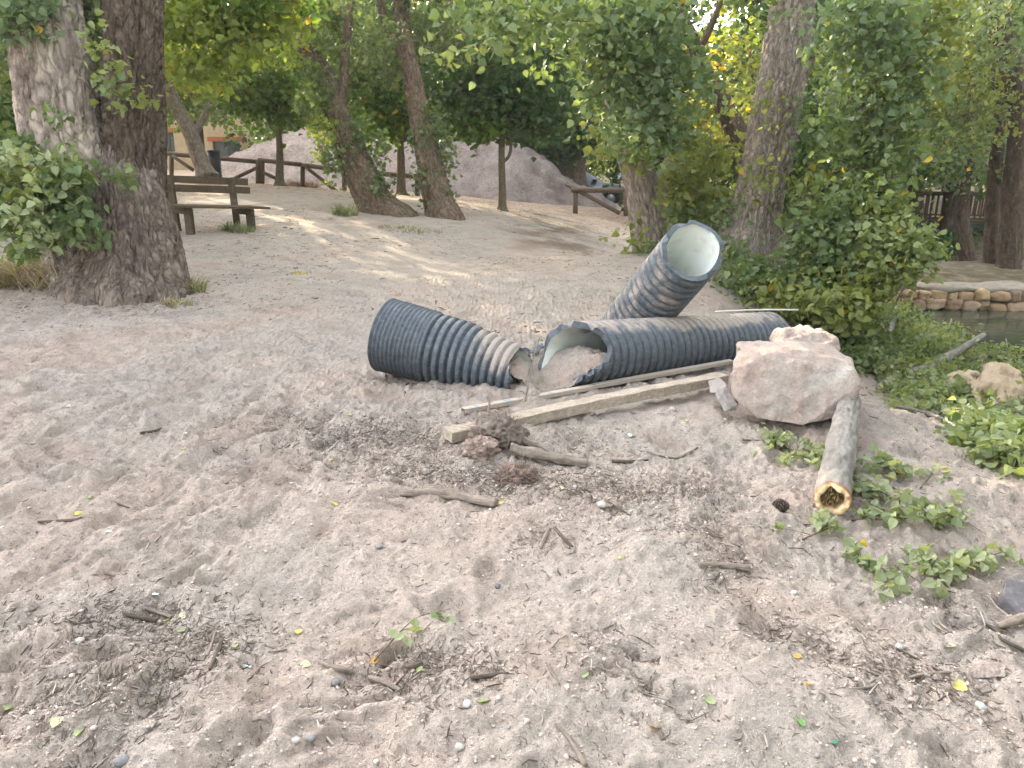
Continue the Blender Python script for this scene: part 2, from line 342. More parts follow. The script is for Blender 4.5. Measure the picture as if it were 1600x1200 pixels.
def relief(x, y):
    near = 1 - smooth(7, 18, y); h = 0; far_ = 1 - .7 * smooth(5.0, 8.5, y)
    rough = .35 + .65 * smooth(-.35, .35, fbm2(x * .6 + 5, y * .6, 2, s=3))
    h = h + .030 * fbm2(x * 1.5, y * 1.5, 3, s=5) * far_
    wf = x + .09 * fbm2(x * 1.2, y * 1.2, 3, s=66) + .015 * noise2(x * 7, y * 7, 67); wx = x + .10 * fbm2(x * 1.9, y * 1.9, 2, s=60) + .02 * noise2(x * 9, y * 9, 62); wy_ = y + .22 * noise2(x * 1.3, y * 1.3, 61)
    h = h + .019 * (1 - np.abs(fbm2(wx * 3.3, wy_ * 3.3, 3, s=9)) * 1.7) * rough * far_
    # wheel furrows running away from the camera
    q = (wf + .32 * y * smooth(-.5, 1.0, x) + .05 * y) * math.pi / .19; fm = smooth(-.35, .35, noise2(x * .9 + 3, y * .75, 33) + .35 * smooth(-.2, 1.4, x)) * (1 - smooth(4.0, 5.6, y))
    h = h + .026 * (np.abs(np.sin(q)) ** .8 - .62) * fm * np.clip(.50 + .95 * noise2(x * 1.8, y * 1.5, 71) + .35 * noise2(x * 4, y * 4, 72), .05, 1.2)
    q2 = (wx - .20 * y) * math.pi / .31; fm2 = smooth(.1, -1.2, x) if False else smooth(.1, 1.2, -x) * smooth(-.4, .3, noise2(x * .7, y * .5, 44)) * (1 - smooth(5.5, 8, y))
    h = h + .036 * (np.abs(np.sin(q2)) ** .8 - .62) * fm2
    # cleated track prints
    for k, (cx, sl) in enumerate([(-1.15, -.06), (-.42, -.05), (.35, .02), (1.5, .06), (-2.1, -.12)]):
        dx = x - cx - sl * y + .05 * noise2(y * 1.1, y * 0, 80 + k); bm_ = 1 - smooth(.12, .17, np.abs(dx)); pm = smooth(-.25, .2, noise2(y * .6, y * 0 + k, 90 + k)) * (1 - smooth(4.4, 6.0, y))
        h = h + bm_ * pm * (.6 + .5 * noise2(x * 5, y * 5, 88)) * (.014 * np.clip(2.2 * np.sin((wy_ + .25 * np.abs(dx) + .05 * noise2(x * 6, y * 6, 77)) * 2 * math.pi / .135), -1, 1) - .008)
    h = h + .0135 * fbm2(wx * 8, wy_ * 8, 3, s=13) * far_ + .0085 * (1 - 2 * np.abs(fbm2(x * 21, y * 21, 2, s=17))) * near * rough + .0035 * noise2(x * 47, y * 47, 19) * near
    cl = np.clip(fbm2(x * 24, y * 24, 2, s=91) - .34, 0, 1); h = h + .030 * cl * near * rough
    for (fx, fy, an, l, w, d) in FP:
        m = (np.abs(x - fx) < .4) & (np.abs(y - fy) < .4)
        if not m.any(): continue
        dx = x[m] - fx; dy = y[m] - fy; u = dx * math.cos(an) + dy * math.sin(an); v = -dx * math.sin(an) + dy * math.cos(an)
        r = np.sqrt((u / l) ** 2 + (v / w) ** 2) * (1 + .15 * noise2(dx * 14 + fx, dy * 14, 5)); g = -d * (1 - smooth(.55, 1.05, r)) + d * .45 * np.exp(-((r - 1.25) / .3) ** 2)
        h[m] += g
    return h
MOUNDS = [  # (px,py,z, radius, height) local heaps of sand
    (700, 640, 0, .9, .03), (835, 560, 0, .33, .10), (800, 700, 0, .35, .06), (1300, 640, 0, .5, .04), (1240, 600, -.05, .5, .05), (1010, 880, 0, .25, .05),
    (210, 1060, 0, .16, .07), (230, 1000, 0, .2, -.04), (1400, 760, 0, .6, .05), (60, 1000, 0, .4, .05), (1120, 850, 0, .3, .05), (640, 900, 0, .35, .03)]
MW = [(PZ(a, b, z), r, h) for a, b, z, r, h in MOUNDS]
DIRT = [(230, 480, .1, 1.0), (640, 745, 0, .3), (950, 775, 0, .3), (1030, 785, 0, .3), (440, 660, 0, .5), (1150, 900, 0, .15), (1250, 1000, 0, .15), (860, 850, 0, .2), (560, 700, 0, .55), (690, 700, 0, .4), (800, 745, 0, .5), (1080, 770, 0, .35), (900, 700, 0, .3), (250, 960, 0, .2), (330, 1000, 0, .2), (190, 1120, 0, .25), (640, 1060, 0, .25), (950, 1040, 0, .18), (1370, 1060, 0, .25), (1090, 860, 0, .2), (100, 1090, 0, .2), (1500, 960, 0, .2)]
DW = [(PZ(a, b, z), r) for a, b, z, r in DIRT]
def ground_h(x, y):
    x = np.atleast_1d(np.asarray(x, float)); y = np.atleast_1d(np.asarray(y, float)); z = base(x, y) + relief(x, y)
    for p, r, h in MW: z = z + h * np.exp(-((x - p[0]) ** 2 + (y - p[1]) ** 2) / (r * r))
    for (cx, cy_, rr, hh) in [(-5.0, 8.6, 1.1, .06), (-3.0, 16.2, .8, .04), (-1.45, 15.9, .7, .04), (2.2, 11.2, .9, .05), (3.3, 10.4, 1.2, .10)]:
        z = z + hh * np.exp(-((x - cx) ** 2 + (y - cy_) ** 2) / (rr * rr))
    return z
def gz(x, y): return float(ground_h([x], [y])[0])
def GP(px, py, z0=0.):                  # the ground point seen at a photo pixel
    p = PZ(px, py, z0)
    for k in range(14):
        zz = gz(p[0], p[1]); z0 = .5 * z0 + .5 * zz; p = PZ(px, py, min(z0, 1.2))
    return np.array((p[0], p[1], gz(p[0], p[1])))
def axis(knots):                        # [(start, step)...] -> coordinates with growing steps
    out = []
    for (a, s0), (b, s1) in zip(knots[:-1], knots[1:]):
        x = a
        while x < b - 1e-6: out.append(x); x += s0 + (s1 - s0) * (x - a) / (b - a)
    out.append(knots[-1][0]); return np.array(out)
gy = axis([(-150, 30), (-6, 2), (1, .3), (1.4, .0085), (3, .011), (6, .022), (10, .05), (20, .13), (40, .5), (80, 4), (420, 40)])
gxp = axis([(0, .0095), (2.2, .0105), (3.5, .02), (8, .045), (14, .12), (30, 1), (60, 6), (350, 40)])
gx = np.concatenate([-gxp[:0:-1], gxp]); GX, GY = np.meshgrid(gx, gy); GZ = ground_h(GX.ravel(), GY.ravel())
gm = MB(); XY = np.stack([GX.ravel(), GY.ravel(), GZ], 1)
dirt = np.zeros(len(GZ))
for p, r in DW: dirt = np.maximum(dirt, np.exp(-((XY[:, 0] - p[0]) ** 2 + ((XY[:, 1] - p[1]) * .9) ** 2) / (r * r)))
path_ = np.exp(-((XY[:, 0] - (.9 + .02 * (XY[:, 1] - 15))) / 1.1) ** 2) * smooth(12, 15, XY[:, 1]) * (1 - smooth(20, 24, XY[:, 1]))
bank = np.clip(.6 * smooth(3.2, 4.4, XY[:, 0]) * (1 - smooth(15, 17, XY[:, 1])) + 1.6 * smooth(4, 6, XY[:, 0]) * smooth(14.6, 15.6, XY[:, 1]), 0, 2)
gm.add(XY, quadgrid(len(gy), len(gx), False), msk=np.stack([dirt, path_, bank], 1))
n = NT('sand'); v = n.coord()
sx = n.new('ShaderNodeSeparateXYZ'); a_ = n.new('ShaderNodeAttribute'); a_.attribute_name = 'msk'; n.l.new(a_.outputs['Vector'], sx.inputs[0])
sp = n.new('ShaderNodeSeparateXYZ'); n.l.new(v, sp.inputs[0])
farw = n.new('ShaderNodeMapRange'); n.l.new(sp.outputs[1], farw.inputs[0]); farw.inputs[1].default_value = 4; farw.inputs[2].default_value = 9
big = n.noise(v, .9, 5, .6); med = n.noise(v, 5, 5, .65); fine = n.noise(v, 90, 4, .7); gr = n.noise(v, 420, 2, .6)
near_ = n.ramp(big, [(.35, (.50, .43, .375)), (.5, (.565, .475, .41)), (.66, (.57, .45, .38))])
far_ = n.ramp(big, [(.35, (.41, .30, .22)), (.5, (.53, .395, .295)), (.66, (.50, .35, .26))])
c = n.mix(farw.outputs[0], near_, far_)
c = n.mix(1.0, c, n.ramp(med, [(.3, G3(.78)), (.5, G3(1)), (.7, G3(1.1))]), 'MULTIPLY')
c = n.mix(1.0, c, n.ramp(fine, [(.30, G3(.60)), (.43, G3(.93)), (.60, G3(1.05)), (.74, G3(1.3))]), 'MULTIPLY')
c = n.mix(1.0, c, n.ramp(n.noise(v, 30, 5, .75), [(.30, G3(.70)), (.42, G3(.97)), (.62, G3(1.04)), (.75, G3(1.15))]), 'MULTIPLY')
c = n.mix(1.0, c, n.ramp(gr, [(.3, G3(.68)), (.5, G3(1)), (.72, G3(1.35))]), 'MULTIPLY')
pk = n.ramp(n.noise(v, 2.1, 3), [(.55, G3(0)), (.68, G3(.5))]); c = n.mix(pk, c, (.42, .315, .255))
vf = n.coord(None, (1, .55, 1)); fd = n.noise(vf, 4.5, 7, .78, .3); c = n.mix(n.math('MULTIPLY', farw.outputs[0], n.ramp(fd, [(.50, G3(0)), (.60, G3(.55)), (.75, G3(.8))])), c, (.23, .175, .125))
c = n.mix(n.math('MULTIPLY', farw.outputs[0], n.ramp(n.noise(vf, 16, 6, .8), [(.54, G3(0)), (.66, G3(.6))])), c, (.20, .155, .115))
# dark humus stains
ds = n.math('ADD', n.math('MULTIPLY', sx.outputs[0], .62), n.math('MULTIPLY_ADD', n.noise(v, 11, 8, .82, .5), 2.6, -1.45))
c = n.mix(n.ramp(ds, [(.38, G3(0)), (.62, G3(.62))]), c, (.17, .135, .115))
sm = n.ramp(n.noise(v, 13, 6, .75, .4), [(.60, G3(0)), (.72, G3(.55))]); c = n.mix(sm, c, (.22, .175, .15))
c = n.mix(n.math('MULTIPLY', sx.outputs[1], n.ramp(n.noise(v, 1.2, 5, .7), [(.4, G3(0)), (.6, G3(1))])), c, (.20, .15, .11))
c = n.mix(n.math('MULTIPLY', sx.outputs[2], .55), c, n.ramp(n.noise(v, 3, 5, .7), [(.35, (.09, .09, .045)), (.5, (.15, .12, .08)), (.65, (.26, .21, .15))]))
h = n.math('MULTIPLY_ADD', fine, .7, n.math('MULTIPLY', gr, .35)); nb = n.bump(n.noise(v, 34, 6, .75), .05, .8)
nb = n.bump(n.noise(v, 9, 6, .75), .06, .5, nb)
nb = n.bump(h, .022, 1.0, nb)
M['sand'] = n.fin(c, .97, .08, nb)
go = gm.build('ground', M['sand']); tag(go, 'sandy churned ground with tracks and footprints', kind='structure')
# river
wm = MB(); wx = np.linspace(4.4, 60, 30); wyy = np.linspace(-12, 16.5, 30)
A_, B_ = np.meshgrid(wx, wyy); wm.add(np.stack([A_.ravel(), B_.ravel(), np.full(A_.size, -1.2)], 1), quadgrid(30, 30, False))
wx = np.linspace(8.2, 16, 9); wyy = np.linspace(16.51, 34, 30)
n = NT('river'); v = n.coord(); n.fin((.035, .045, .03), .09, .5, n.bump(n.noise(v, 5, 3, .5, .5), .02, .35))
M['water'] = n.m; tag(wm.build('river_water', M['water']), 'dark green still river water', kind='structure')

# low wall of rounded stones along the far bank
n = NT('riverstone'); v = n.coord(None, (1, 1, 1)); c = n.attrc('col')
c = n.mix(1.0, c, n.ramp(n.noise(v, 9, 5, .7), [(.3, G3(.7)), (.7, G3(1.2))]), 'MULTIPLY')
M['rstone'] = n.fin(c, .9, .15, n.bump(n.noise(v, 14, 5, .7), .03, .7))
def lump(mb, c, r, rng, col, sub=2, amp=.18, fl=1, sq=3.0):
    bm = bmesh.new(); bmesh.ops.create_icosphere(bm, subdivisions=sub, radius=1); V = np.array([q.co[:] for q in bm.verts]); fa = np.array([[q.index for q in f.verts] for f in bm.faces]); bm.free()
    V = V / (np.sum(np.abs(V) ** sq, axis=1) ** (1 / sq))[:, None]
    V = V * (1 + amp * noise3(V * 1.4 + rng.rand(3) * 50)[:, None] + amp * .4 * noise3(V * 3.5 + rng.rand(3) * 50)[:, None])
    a = rng.uniform(0, 6.28); ca, sa = math.cos(a), math.sin(a); V = V * np.asarray(r)
    if fl: V = V @ np.array([[ca, sa, 0], [-sa, ca, 0], [0, 0, 1]])
    mb.add(V + np.asarray(c), fa, col=col); return mb
rr = np.random.RandomState(5)
wt = thing('river_wall', 'low wall of tan rounded stones along the far bank of the dark river', 'stone wall', (9, 14.6, -1.2))
mb = MB(); x = 5.2
for row, z in ((0, -1.12), (1, -.93)):
    x = 5.0
    while x < 17:
        w = rr.uniform(.08, .21); cc = np.array((.36, .25, .165)) * rr.uniform(.65, 1.2) * (1, rr.uniform(.92, 1.05), rr.uniform(.85, 1.1))
        lump(mb, (x + w, float(wally(x)) + rr.uniform(-.03, .03), z + rr.uniform(-.035, .035)), (w * 1.06, .17, rr.uniform(.095, .13)), rr, cc, 3, .16, 0, 5.0); x += 2 * w * .97
mb.build('stones', M['rstone'], wt)
mb = MB(); X = np.linspace(4.9, 17, 60); top = np.stack([X, wally(X) + .12, np.full(60, -.98)], 1)
tube(mb, top, .14, 8, 120, None, True, sq=(1, 1.1, .9), col=(.12, .09, .07)); mb.build('mortar_core', M['rstone'], wt)
mb = MB(); Xn = 90; X = np.linspace(4.9, 17, Xn); V = []
for k in range(Xn):
    for (dy, dz) in ((-.10, -.80), (-.07, -.765), (.1, -.75), (.45, -.755), (.5, -.86), (-.08, -.86)):
        V.append((X[k], wally(X[k]) + dy + .09 * noise2(np.array([X[k] * 3]), np.array([dy * 9]), 3)[0], dz + .04 * noise2(np.array([X[k] * 4.]), np.array([dy * 20]), 8)[0]))
mb.add(V, quadgrid(Xn, 6), col=(.24, .205, .165)); mb.build('coping', M['rstone'], wt)

# ---------------------------------------------------------------- sand heaps
def heap(name, label, ridges, mat, rng_seed, res=.09, ext=4.2, grav=0):
    P = np.array([p for p, h, r in ridges]); x0, y0 = P.min(0) - ext; x1, y1 = P.max(0) + ext
    xs = np.arange(x0, x1, res); ys = np.arange(y0, y1, res * 1.3); X, Y = np.meshgrid(xs, ys); X = X.ravel(); Y = Y.ravel()
    z = np.full(len(X), -9.); wx_ = X + .5 * fbm2(X * .5, Y * .5, 2, s=rng_seed); wy2 = Y + .5 * fbm2(X * .5, Y * .5, 2, s=rng_seed + 7)
    b = base(X, Y)
    for (p, h, sl) in ridges:
        d = np.sqrt((wx_ - p[0]) ** 2 + (wy2 - p[1]) ** 2); q = p[2] if len(p) > 2 else 0
        z = np.maximum(z, h - sl * (np.sqrt(d * d + .25) - .5))
    z = z + .10 * fbm2(X * 1.3, Y * 1.3, 4, s=rng_seed) + .06 * (1 - 2 * np.abs(fbm2(X * 3, Y * 2, 3, s=rng_seed + 3))) + .03 * fbm2(X * 9, Y * 9, 2, s=rng_seed + 5)
    z = np.where(z < b - .15, b - .15, z); mb = MB(); mb.add(np.stack([X, Y, z], 1), quadgrid(len(ys), len(xs), False))
    me = mb.mesh(name); bm = bmesh.new(); bm.from_mesh(me); kill = z < b - .12
    bm.verts.ensure_lookup_table(); bmesh.ops.delete(bm, geom=[f for f in bm.faces if all(kill[v.index] for v in f.verts)], context='FACES'); bm.to_mesh(me); bm.free()
    return tag(link(name, me, None, mat), label, 'sand heap', 'heaps of excavated sand')
def mat_heap(name, a, b, c_, sc, bd):
    n = NT(name); v = n.coord(); col = n.ramp(n.noise(v, 1.2, 6, .65), [(.33, a), (.5, b), (.68, c_)])
    col = n.mix(1.0, col, n.ramp(n.noise(v, sc, 4, .7), [(.3, G3(.6)), (.5, G3(1)), (.7, G3(1.2))]), 'MULTIPLY')
    return n.fin(col, .97, .06, n.bump(n.noise(v, sc, 5, .75), bd, .9))
M['heap1'] = mat_heap('heap_sand', (.36, .275, .23), (.45, .35, .30), (.51, .405, .35), 9, .12)
M['heap2'] = mat_heap('heap_gravel', (.26, .205, .18), (.37, .295, .26), (.46, .375, .33), 14, .16)
def T2(px, py, t): p = PD(px, py, t); return (p[0], p[1])
rid = [(T2(470, 200, 31), 2.62, .62), (T2(425, 205, 31), 2.2, .6), (T2(520, 200, 31.5), 2.5, .6), (T2(580, 200, 32), 2.35, .6), (T2(640, 200, 32), 2.1, .6), (T2(390, 210, 31), 1.75, .6)]
heap('sand_heap', 'tall pale pinkish sand heap behind the wooden rail fence on the left', rid, M['heap1'], 101)
rid = [(T2(735, 220, 30), 2.1, .64), (T2(785, 220, 29.5), 2.2, .72), (T2(690, 220, 31), 2.0, .62), (T2(806, 230, 29.2), 1.85, .80)]
heap('gravel_heap', 'greyer gravelly heap beside the thin tree, sloping down toward the parked car', rid, M['heap2'], 140)

# ---------------------------------------------------------------- pipes
def mat_pipe(name, mud=.5):
    n = NT(name); v = n.coord(); pr = n.attrc('prm'); s_ = n.new('ShaderNodeSeparateXYZ'); n.l.new(pr, s_.inputs[0])   # x: valley 0..1, y: mud mask, z: up
    k = n.noise(v, 7, 6, .7); col = n.ramp(n.noise(v, 25, 4, .6), [(.3, (.036, .044, .054)), (.7, (.093, .109, .128))])
    scr = n.noise(n.coord(None, (3, 1, 8)), 12, 5, .7); col = n.mix(n.ramp(scr, [(.55, G3(0)), (.72, G3(.55))]), col, (.19, .21, .235))
    mm = n.math('MULTIPLY_ADD', s_.outputs[0], -.16, n.math('MULTIPLY_ADD', s_.outputs[1], 1.0, n.math('MULTIPLY_ADD', k, 1.5, -.46)))
    f = n.ramp(mm, [(.48, G3(0)), (.60, G3(.2)), (.67, G3(.45)), (.78, G3(.95))])
    dust = n.ramp(n.noise(v, 60, 4, .7), [(.3, (.24, .20, .175)), (.7, (.36, .31, .27))])
    col = n.mix(f, col, dust); hh = n.math('MULTIPLY_ADD', f, .6, n.math('MULTIPLY', n.noise(v, 90, 4, .7), .4))
    r = n.math('MULTIPLY_ADD', f, .5, .42); return n.fin(col, r, .4, n.bump(hh, .008, .8))
M['pipe'] = mat_pipe('black_corrugated_plastic')
n = NT('pipe_liner'); v = n.coord(); k = n.noise(v, 6, 5, .7)
c = n.mix(n.ramp(k, [(.50, G3(0)), (.68, G3(.6))]), (.66, .69, .65), (.48, .43, .36)); M['liner'] = n.fin(c, .55, .3, n.bump(n.noise(v, 30, 3), .004, .4))
def pipe(root, p0, p1, R0, R1, name, period=.066, amp=.011, seg=96, cut0=None, cut1=None, crush=None, mudf=None, squash=None, prof=None, res=10, liner=True):
    """corrugated pipe from p0 to p1; cut functions give the start/end position along the axis for each angle (0 = up)"""
    p0 = np.array(p0, float); p1 = np.array(p1, float); L = np.linalg.norm(p1 - p0); T = (p1 - p0) / L
    Y = np.array((0, 0, 1.)) - T * T[2]; Y /= np.linalg.norm(Y); X = np.cross(Y, T)
    n_ = int(L / period * res); th = np.arange(seg) / seg * 2 * math.pi
    a = cut0(th) if cut0 else np.zeros(seg); b = cut1(th) if cut1 else np.full(seg, L)
    # keep the ribs where they are: sample every ring, clamp to the cut
    s = np.linspace(0, L, n_)[:, None]; S_ = np.clip(np.repeat(s, seg, 1), a[None], b[None])
    TH = np.repeat(th[None], n_, 0)
    def surf(S_, inner):
        u = S_ / L; R = R0 + (R1 - R0) * u
        w = (S_ / period) % 1; rib = smooth(0, .16, w) * (1 - smooth(.66, .82, w)); dr = amp * (2 * rib - 1)
        if prof is not None: dr, R = prof(S_, dr, R)
        if inner: dr = dr * 0 - amp * 1.5
        R = R + dr; x = np.sin(TH) * R; y = np.cos(TH) * R
        if squash: sx_, sy_ = squash(u); x = x * sx_; y = y * sy_
        nz = .006 * fbm3(np.stack([np.sin(TH) * 1.5, np.cos(TH) * 1.5, S_ * 2.2], -1), 2)
        x = x * (1 + nz * 3); y = y * (1 + nz * 3)
        P = p0 + T * S_[..., None] + X * x[..., None] + Y * y[..., None]
        if crush is not None: P = crush(P, TH, S_)
        return P, rib
    Po, rib = surf(S_, False); Pi, _ = surf(S_, True)
    up = np.cos(TH); mud = mudf(S_, TH) if mudf else np.zeros_like(S_)
    prm = np.stack([1 - rib, mud, up], -1).reshape(-1, 3)
    fo = quadgrid(n_, seg)
    keep = (S_[:-1] < b[None] - 1e-6) & (S_[1:] > a[None] + 1e-6); kf = keep.ravel()
    fo = fo[kf]; mb = MB(); mb.add(Po.reshape(-1, 3), fo, prm=prm)
    # cut edges, closing the wall between shell and liner
    e0 = np.stack([(Po[0]), (Pi[0])], 0); e1 = np.stack([Pi[-1], Po[-1]], 0)
    mb.add(e0.reshape(-1, 3), quadgrid(2, seg)[:, ::-1], prm=np.tile((0, -.3, 0), (seg * 2, 1)).astype(float)); mb.add(e1.reshape(-1, 3), quadgrid(2, seg)[:, ::-1], prm=np.tile((0, -.3, 0), (seg * 2, 1)).astype(float))
    mb.build('corrugated_shell', M['pipe'], root)
    mi = MB(); step = 4; Pi2 = Pi[::step] if (n_ - 1) % step == 0 else np.concatenate([Pi[::step], Pi[-1:]]); mi.add(Pi2.reshape(-1, 3), quadgrid(len(Pi2), seg)[:, ::-1]); mi.build('liner', M['liner'] if liner else M['pipe'], root)
    return T, X, Y
rp = np.random.RandomState(3)
# lying pipe
A0 = PD(858, 559, 5.66); A1 = PD(1200, 529, 7.45); A1[2] += .0
t_ = thing('corrugated_pipe', 'long mud-topped black ribbed pipe lying on its side with a torn open left end', 'pipe', A0 * .5 + A1 * .5, 'broken black drainage pipes')
jag = .035 * noise2(np.arange(96) * .25, np.arange(96) * 0., 4) + .012 * noise2(np.arange(96) * .9, np.arange(96) * 0., 5)
def cutA(th):   # the upper left quarter is ripped away: starts later towards the camera side
    a = (np.degrees(th) + 180) % 360 - 180
    return .02 + np.interp(a, [-180, -150, -122, -98, -70, -42, -15, 0, 40, 90, 140, 180], [0, .0, .10, .30, .38, .37, .30, .26, .20, .14, .06, 0]) + jag * .35
def mudA(s, th): return .62 * smooth(.60, .95, np.cos(th + .12)) - .06 + .12 * np.cos(s * 3.1 + 1) * smooth(.2, .8, np.cos(th)) + .25 * smooth(-.55, -.95, np.cos(th))
pipe(t_, A0, A1, .245, .245, 'pipe', period=.084, amp=.019, cut0=cutA, mudf=mudA, squash=lambda u: (1.02 + 0 * u, .97 + 0 * u), crush=None)
# leaning pipe
C0 = PD(1083, 391, 6.1); C1 = PD(975, 521, 7.05); Dv = (C1 - C0) / np.linalg.norm(C1 - C0); C1 = C1 + Dv * .25
vd = C0 - np.array((0, 0, CH)); vd /= np.linalg.norm(vd); Nn = vd * .55 + Dv * .75; Nn = Nn / np.linalg.norm(Nn)
t_ = thing('corrugated_pipe', 'black ribbed pipe leaning up over the lying one, white mouth toward the camera', 'pipe', C0 * .5 + C1 * .5, 'broken black drainage pipes')
Yc = np.array((0, 0, 1.)) - Dv * Dv[2]; Yc /= np.linalg.norm(Yc); Xc = np.cross(Yc, Dv)
def cutC(th):
    rad = np.outer(np.sin(th), Xc) + np.outer(np.cos(th), Yc); return .12 - .24 * (rad @ Nn) / (Dv @ Nn) + .012 * noise2(th * 3, th * 0, 6)
pipe(t_, C0 - Dv * .12, C1, .232, .236, 'pipe', period=.078, amp=.018, cut0=cutC, mudf=lambda s, th: .08 + .2 * np.sin(th) + .1 * smooth(.1, .5, s) - .35 * (1 - smooth(.0, .2, s)))
# left pipe with sleeve, torn and sinking into the sand
B0 = PD(602, 523, 5.9); B1 = PD(822, 583, 5.62)
t_ = thing('corrugated_pipe', 'short black ribbed pipe, wide sleeve at its left end, torn right end half buried', 'pipe', B0 * .5 + B1 * .5, 'broken black drainage pipes')
LB = np.linalg.norm(B1 - B0)
def profB(s, dr, R):
    w = (s / .034) % 1; slv = s < .40; d2 = .007 * (smooth(0, .15, w) * (1 - smooth(.3, .5, w)) * 2 - 1)
    Rs = np.interp(s, [0, .015, .03, .38, .40], [.279, .283, .276, .270, .270]); return np.where(slv, d2, dr), np.where(slv, Rs, np.interp(s, [.40, .7, LB], [.250, .246, .232]))
def cutB(th): return LB - .05 * smooth(.0, 1, np.cos(th + .15)) + jag * .6 - .03
def mudB(s, th): return -.10 + .60 * smooth(.62, .98, s) * smooth(-.2, .9, np.cos(th)) + .25 * smooth(.9, 1, np.cos(th)) + .16 * smooth(.42, .6, s) + .2 * smooth(-.4, -.9, np.cos(th))
pipe(t_, B0, B1, .25, .22, 'pipe', period=.062, amp=.015, cut1=cutB, mudf=mudB, prof=profB, squash=lambda u: (1 + 0 * u, 1 - .30 * smooth(.45, 1, u)), liner=True)
# loose torn flap of pipe lying between the two
def flap(px, py, z, sx, sy, rot, label):
    c = GP(px, py, z); c[2] += .03; mb = MB(); g = np.linspace(-1, 1, 26); U, V = np.meshgrid(g, g); ang = V * .9
    x = U * sx; y = np.sin(ang) * sy; zz = (np.cos(ang) - .6) * sy * .7 + .008 * np.sign(np.sin(U * sx * 2 * math.pi / .066)) + .01 * noise2(U * 3, V * 3, 3)
    ca, sa = math.cos(rot), math.sin(rot); P = np.stack([x * ca - y * sa, x * sa + y * ca, zz + U * .035], -1).reshape(-1, 3)
    for dz in (0, -.006): mb.add(P + (0, 0, dz) + c, quadgrid(26, 26, False) if dz == 0 else quadgrid(26, 26, False)[:, ::-1], prm=np.tile((.2, .1, 1.), (676, 1)))
    o = mb.build('pipe_fragment', M['pipe']); tag(o, label, 'pipe fragment')
flap(838, 552, .1, .06, .05, .6, 'small torn black scrap of ribbed pipe sticking out of the sand between the two pipes')
flap(868, 594, .05, .09, .05, .35, 'jagged black strip of ribbed pipe bent under the torn mouth of the long pipe')
# sand that spills over and inside the broken mouth
def sandmound(name, label, c, r, h, rot=0, seed=1):
    g = np.linspace(-1.15, 1.15, 70); U, V = np.meshgrid(g, g); d = np.sqrt(U * U + V * V) * (1 + .16 * noise2(U * 1.5 + seed, V * 1.5, seed))
    X = U * r[0]; Y = V * r[1]; ca, sa = math.cos(rot), math.sin(rot); X, Y = X * ca - Y * sa, X * sa + Y * ca
    zz = h * np.clip(1 - d ** 1.6, -.4, 1) + .018 * fbm2(X * 12 + seed, Y * 12, 3, s=seed) + .008 * fbm2(X * 40, Y * 40, 2, s=seed)
    gx0 = base(X.ravel() + c[0], Y.ravel() + c[1]).reshape(X.shape)
    mb = MB(); mb.add(np.stack([X + c[0], Y + c[1], c[2] + zz], -1).reshape(-1, 3), quadgrid(70, 70, False), msk=(.0, 0, 0)); o = mb.build(name, M['sand']); return tag(o, label, 'sand mound')
g = GP(838, 585, .02); sandmound('sand_mound', 'sand heaped against the torn mouth of the long pipe', (g[0] + .03, g[1] + .12, g[2] - .02), (.30, .22), .10, .2, 4)
def fillsand(name, label, a, b, R, lev, w=1.0, seed=3):    # sand lying inside a pipe: lev(u) height of its surface above the axis
    a = np.array(a); b = np.array(b); T = (b - a) / np.linalg.norm(b - a); sd = np.cross(T, (0, 0, 1.)); sd /= np.linalg.norm(sd); nu, nv = 90, 50; u = np.linspace(0, 1, nu); v = np.linspace(-1, 1, nv); P = []
    for q in u:
        h = lev(q); hw = math.sqrt(max(R * R - h * h, .02 ** 2)) * w; c = a + (b - a) * q
        for k in v: P.append(c + sd * hw * k + np.array((0, 0, h - .05 * abs(k) ** 3)))
    P = np.array(P); P[:, 2] += .022 * fbm3(P * 14, 4) + .02 * fbm3(P * 5, 2) + .006 * fbm3(P * 60, 2); mb = MB(); mb.add(P, quadgrid(nu, nv, False)); return tag(mb.build(name, M['sand']), label, 'sand mound')
dA = (A1 - A0) / np.linalg.norm(A1 - A0)
fillsand('sand_mound', 'sand washed into the torn mouth of the long pipe', A0 - dA * .14, A0 + dA * .85, .222, lambda q: float(np.interp(q, [0, .12, .3, .48, .65, 1], [-.26, -.16, -.04, .03, .02, -.12])))
XA = np.cross((0, 0, 1.), dA); XA /= np.linalg.norm(XA); ZA = np.cross(dA, XA); uu = np.linspace(.42, 2.45, 220); vv = np.linspace(-.62, .55, 60); U_, V_ = np.meshgrid(uu, vv, indexing='ij')
tk = .020 * fbm3(np.stack([U_ * 3, V_ * 2, U_ * 0], -1), 3) + .006 * fbm3(np.stack([U_ * 30, V_ * 12, U_ * 0], -1), 3) + .014 - .055 * (np.abs(V_) / .6) ** 2 - .03 * smooth(2.1, 2.45, U_) - .03 * (1 - smooth(.42, .6, U_)); Rr = .249 + tk
mb = MB(); mb.add((A0 + dA * U_[..., None] + XA * (np.sin(V_) * Rr)[..., None] + ZA * (np.cos(V_) * Rr * .97)[..., None]).reshape(-1, 3), quadgrid(220, 60, False)[:, ::-1]); tag(mb.build('sand_layer', M['sand']), 'crust of sand lying along the top of the long pipe', 'sand layer')
dB = (B1 - B0) / np.linalg.norm(B1 - B0)
fillsand('sand_mound', 'sand spilling out of the narrow torn end of the short pipe', B1 - dB * .45, B1 + dB * .16, .19, lambda q: float(np.interp(q, [0, .6, .8, 1], [.02, .075, .04, -.12])), .95)

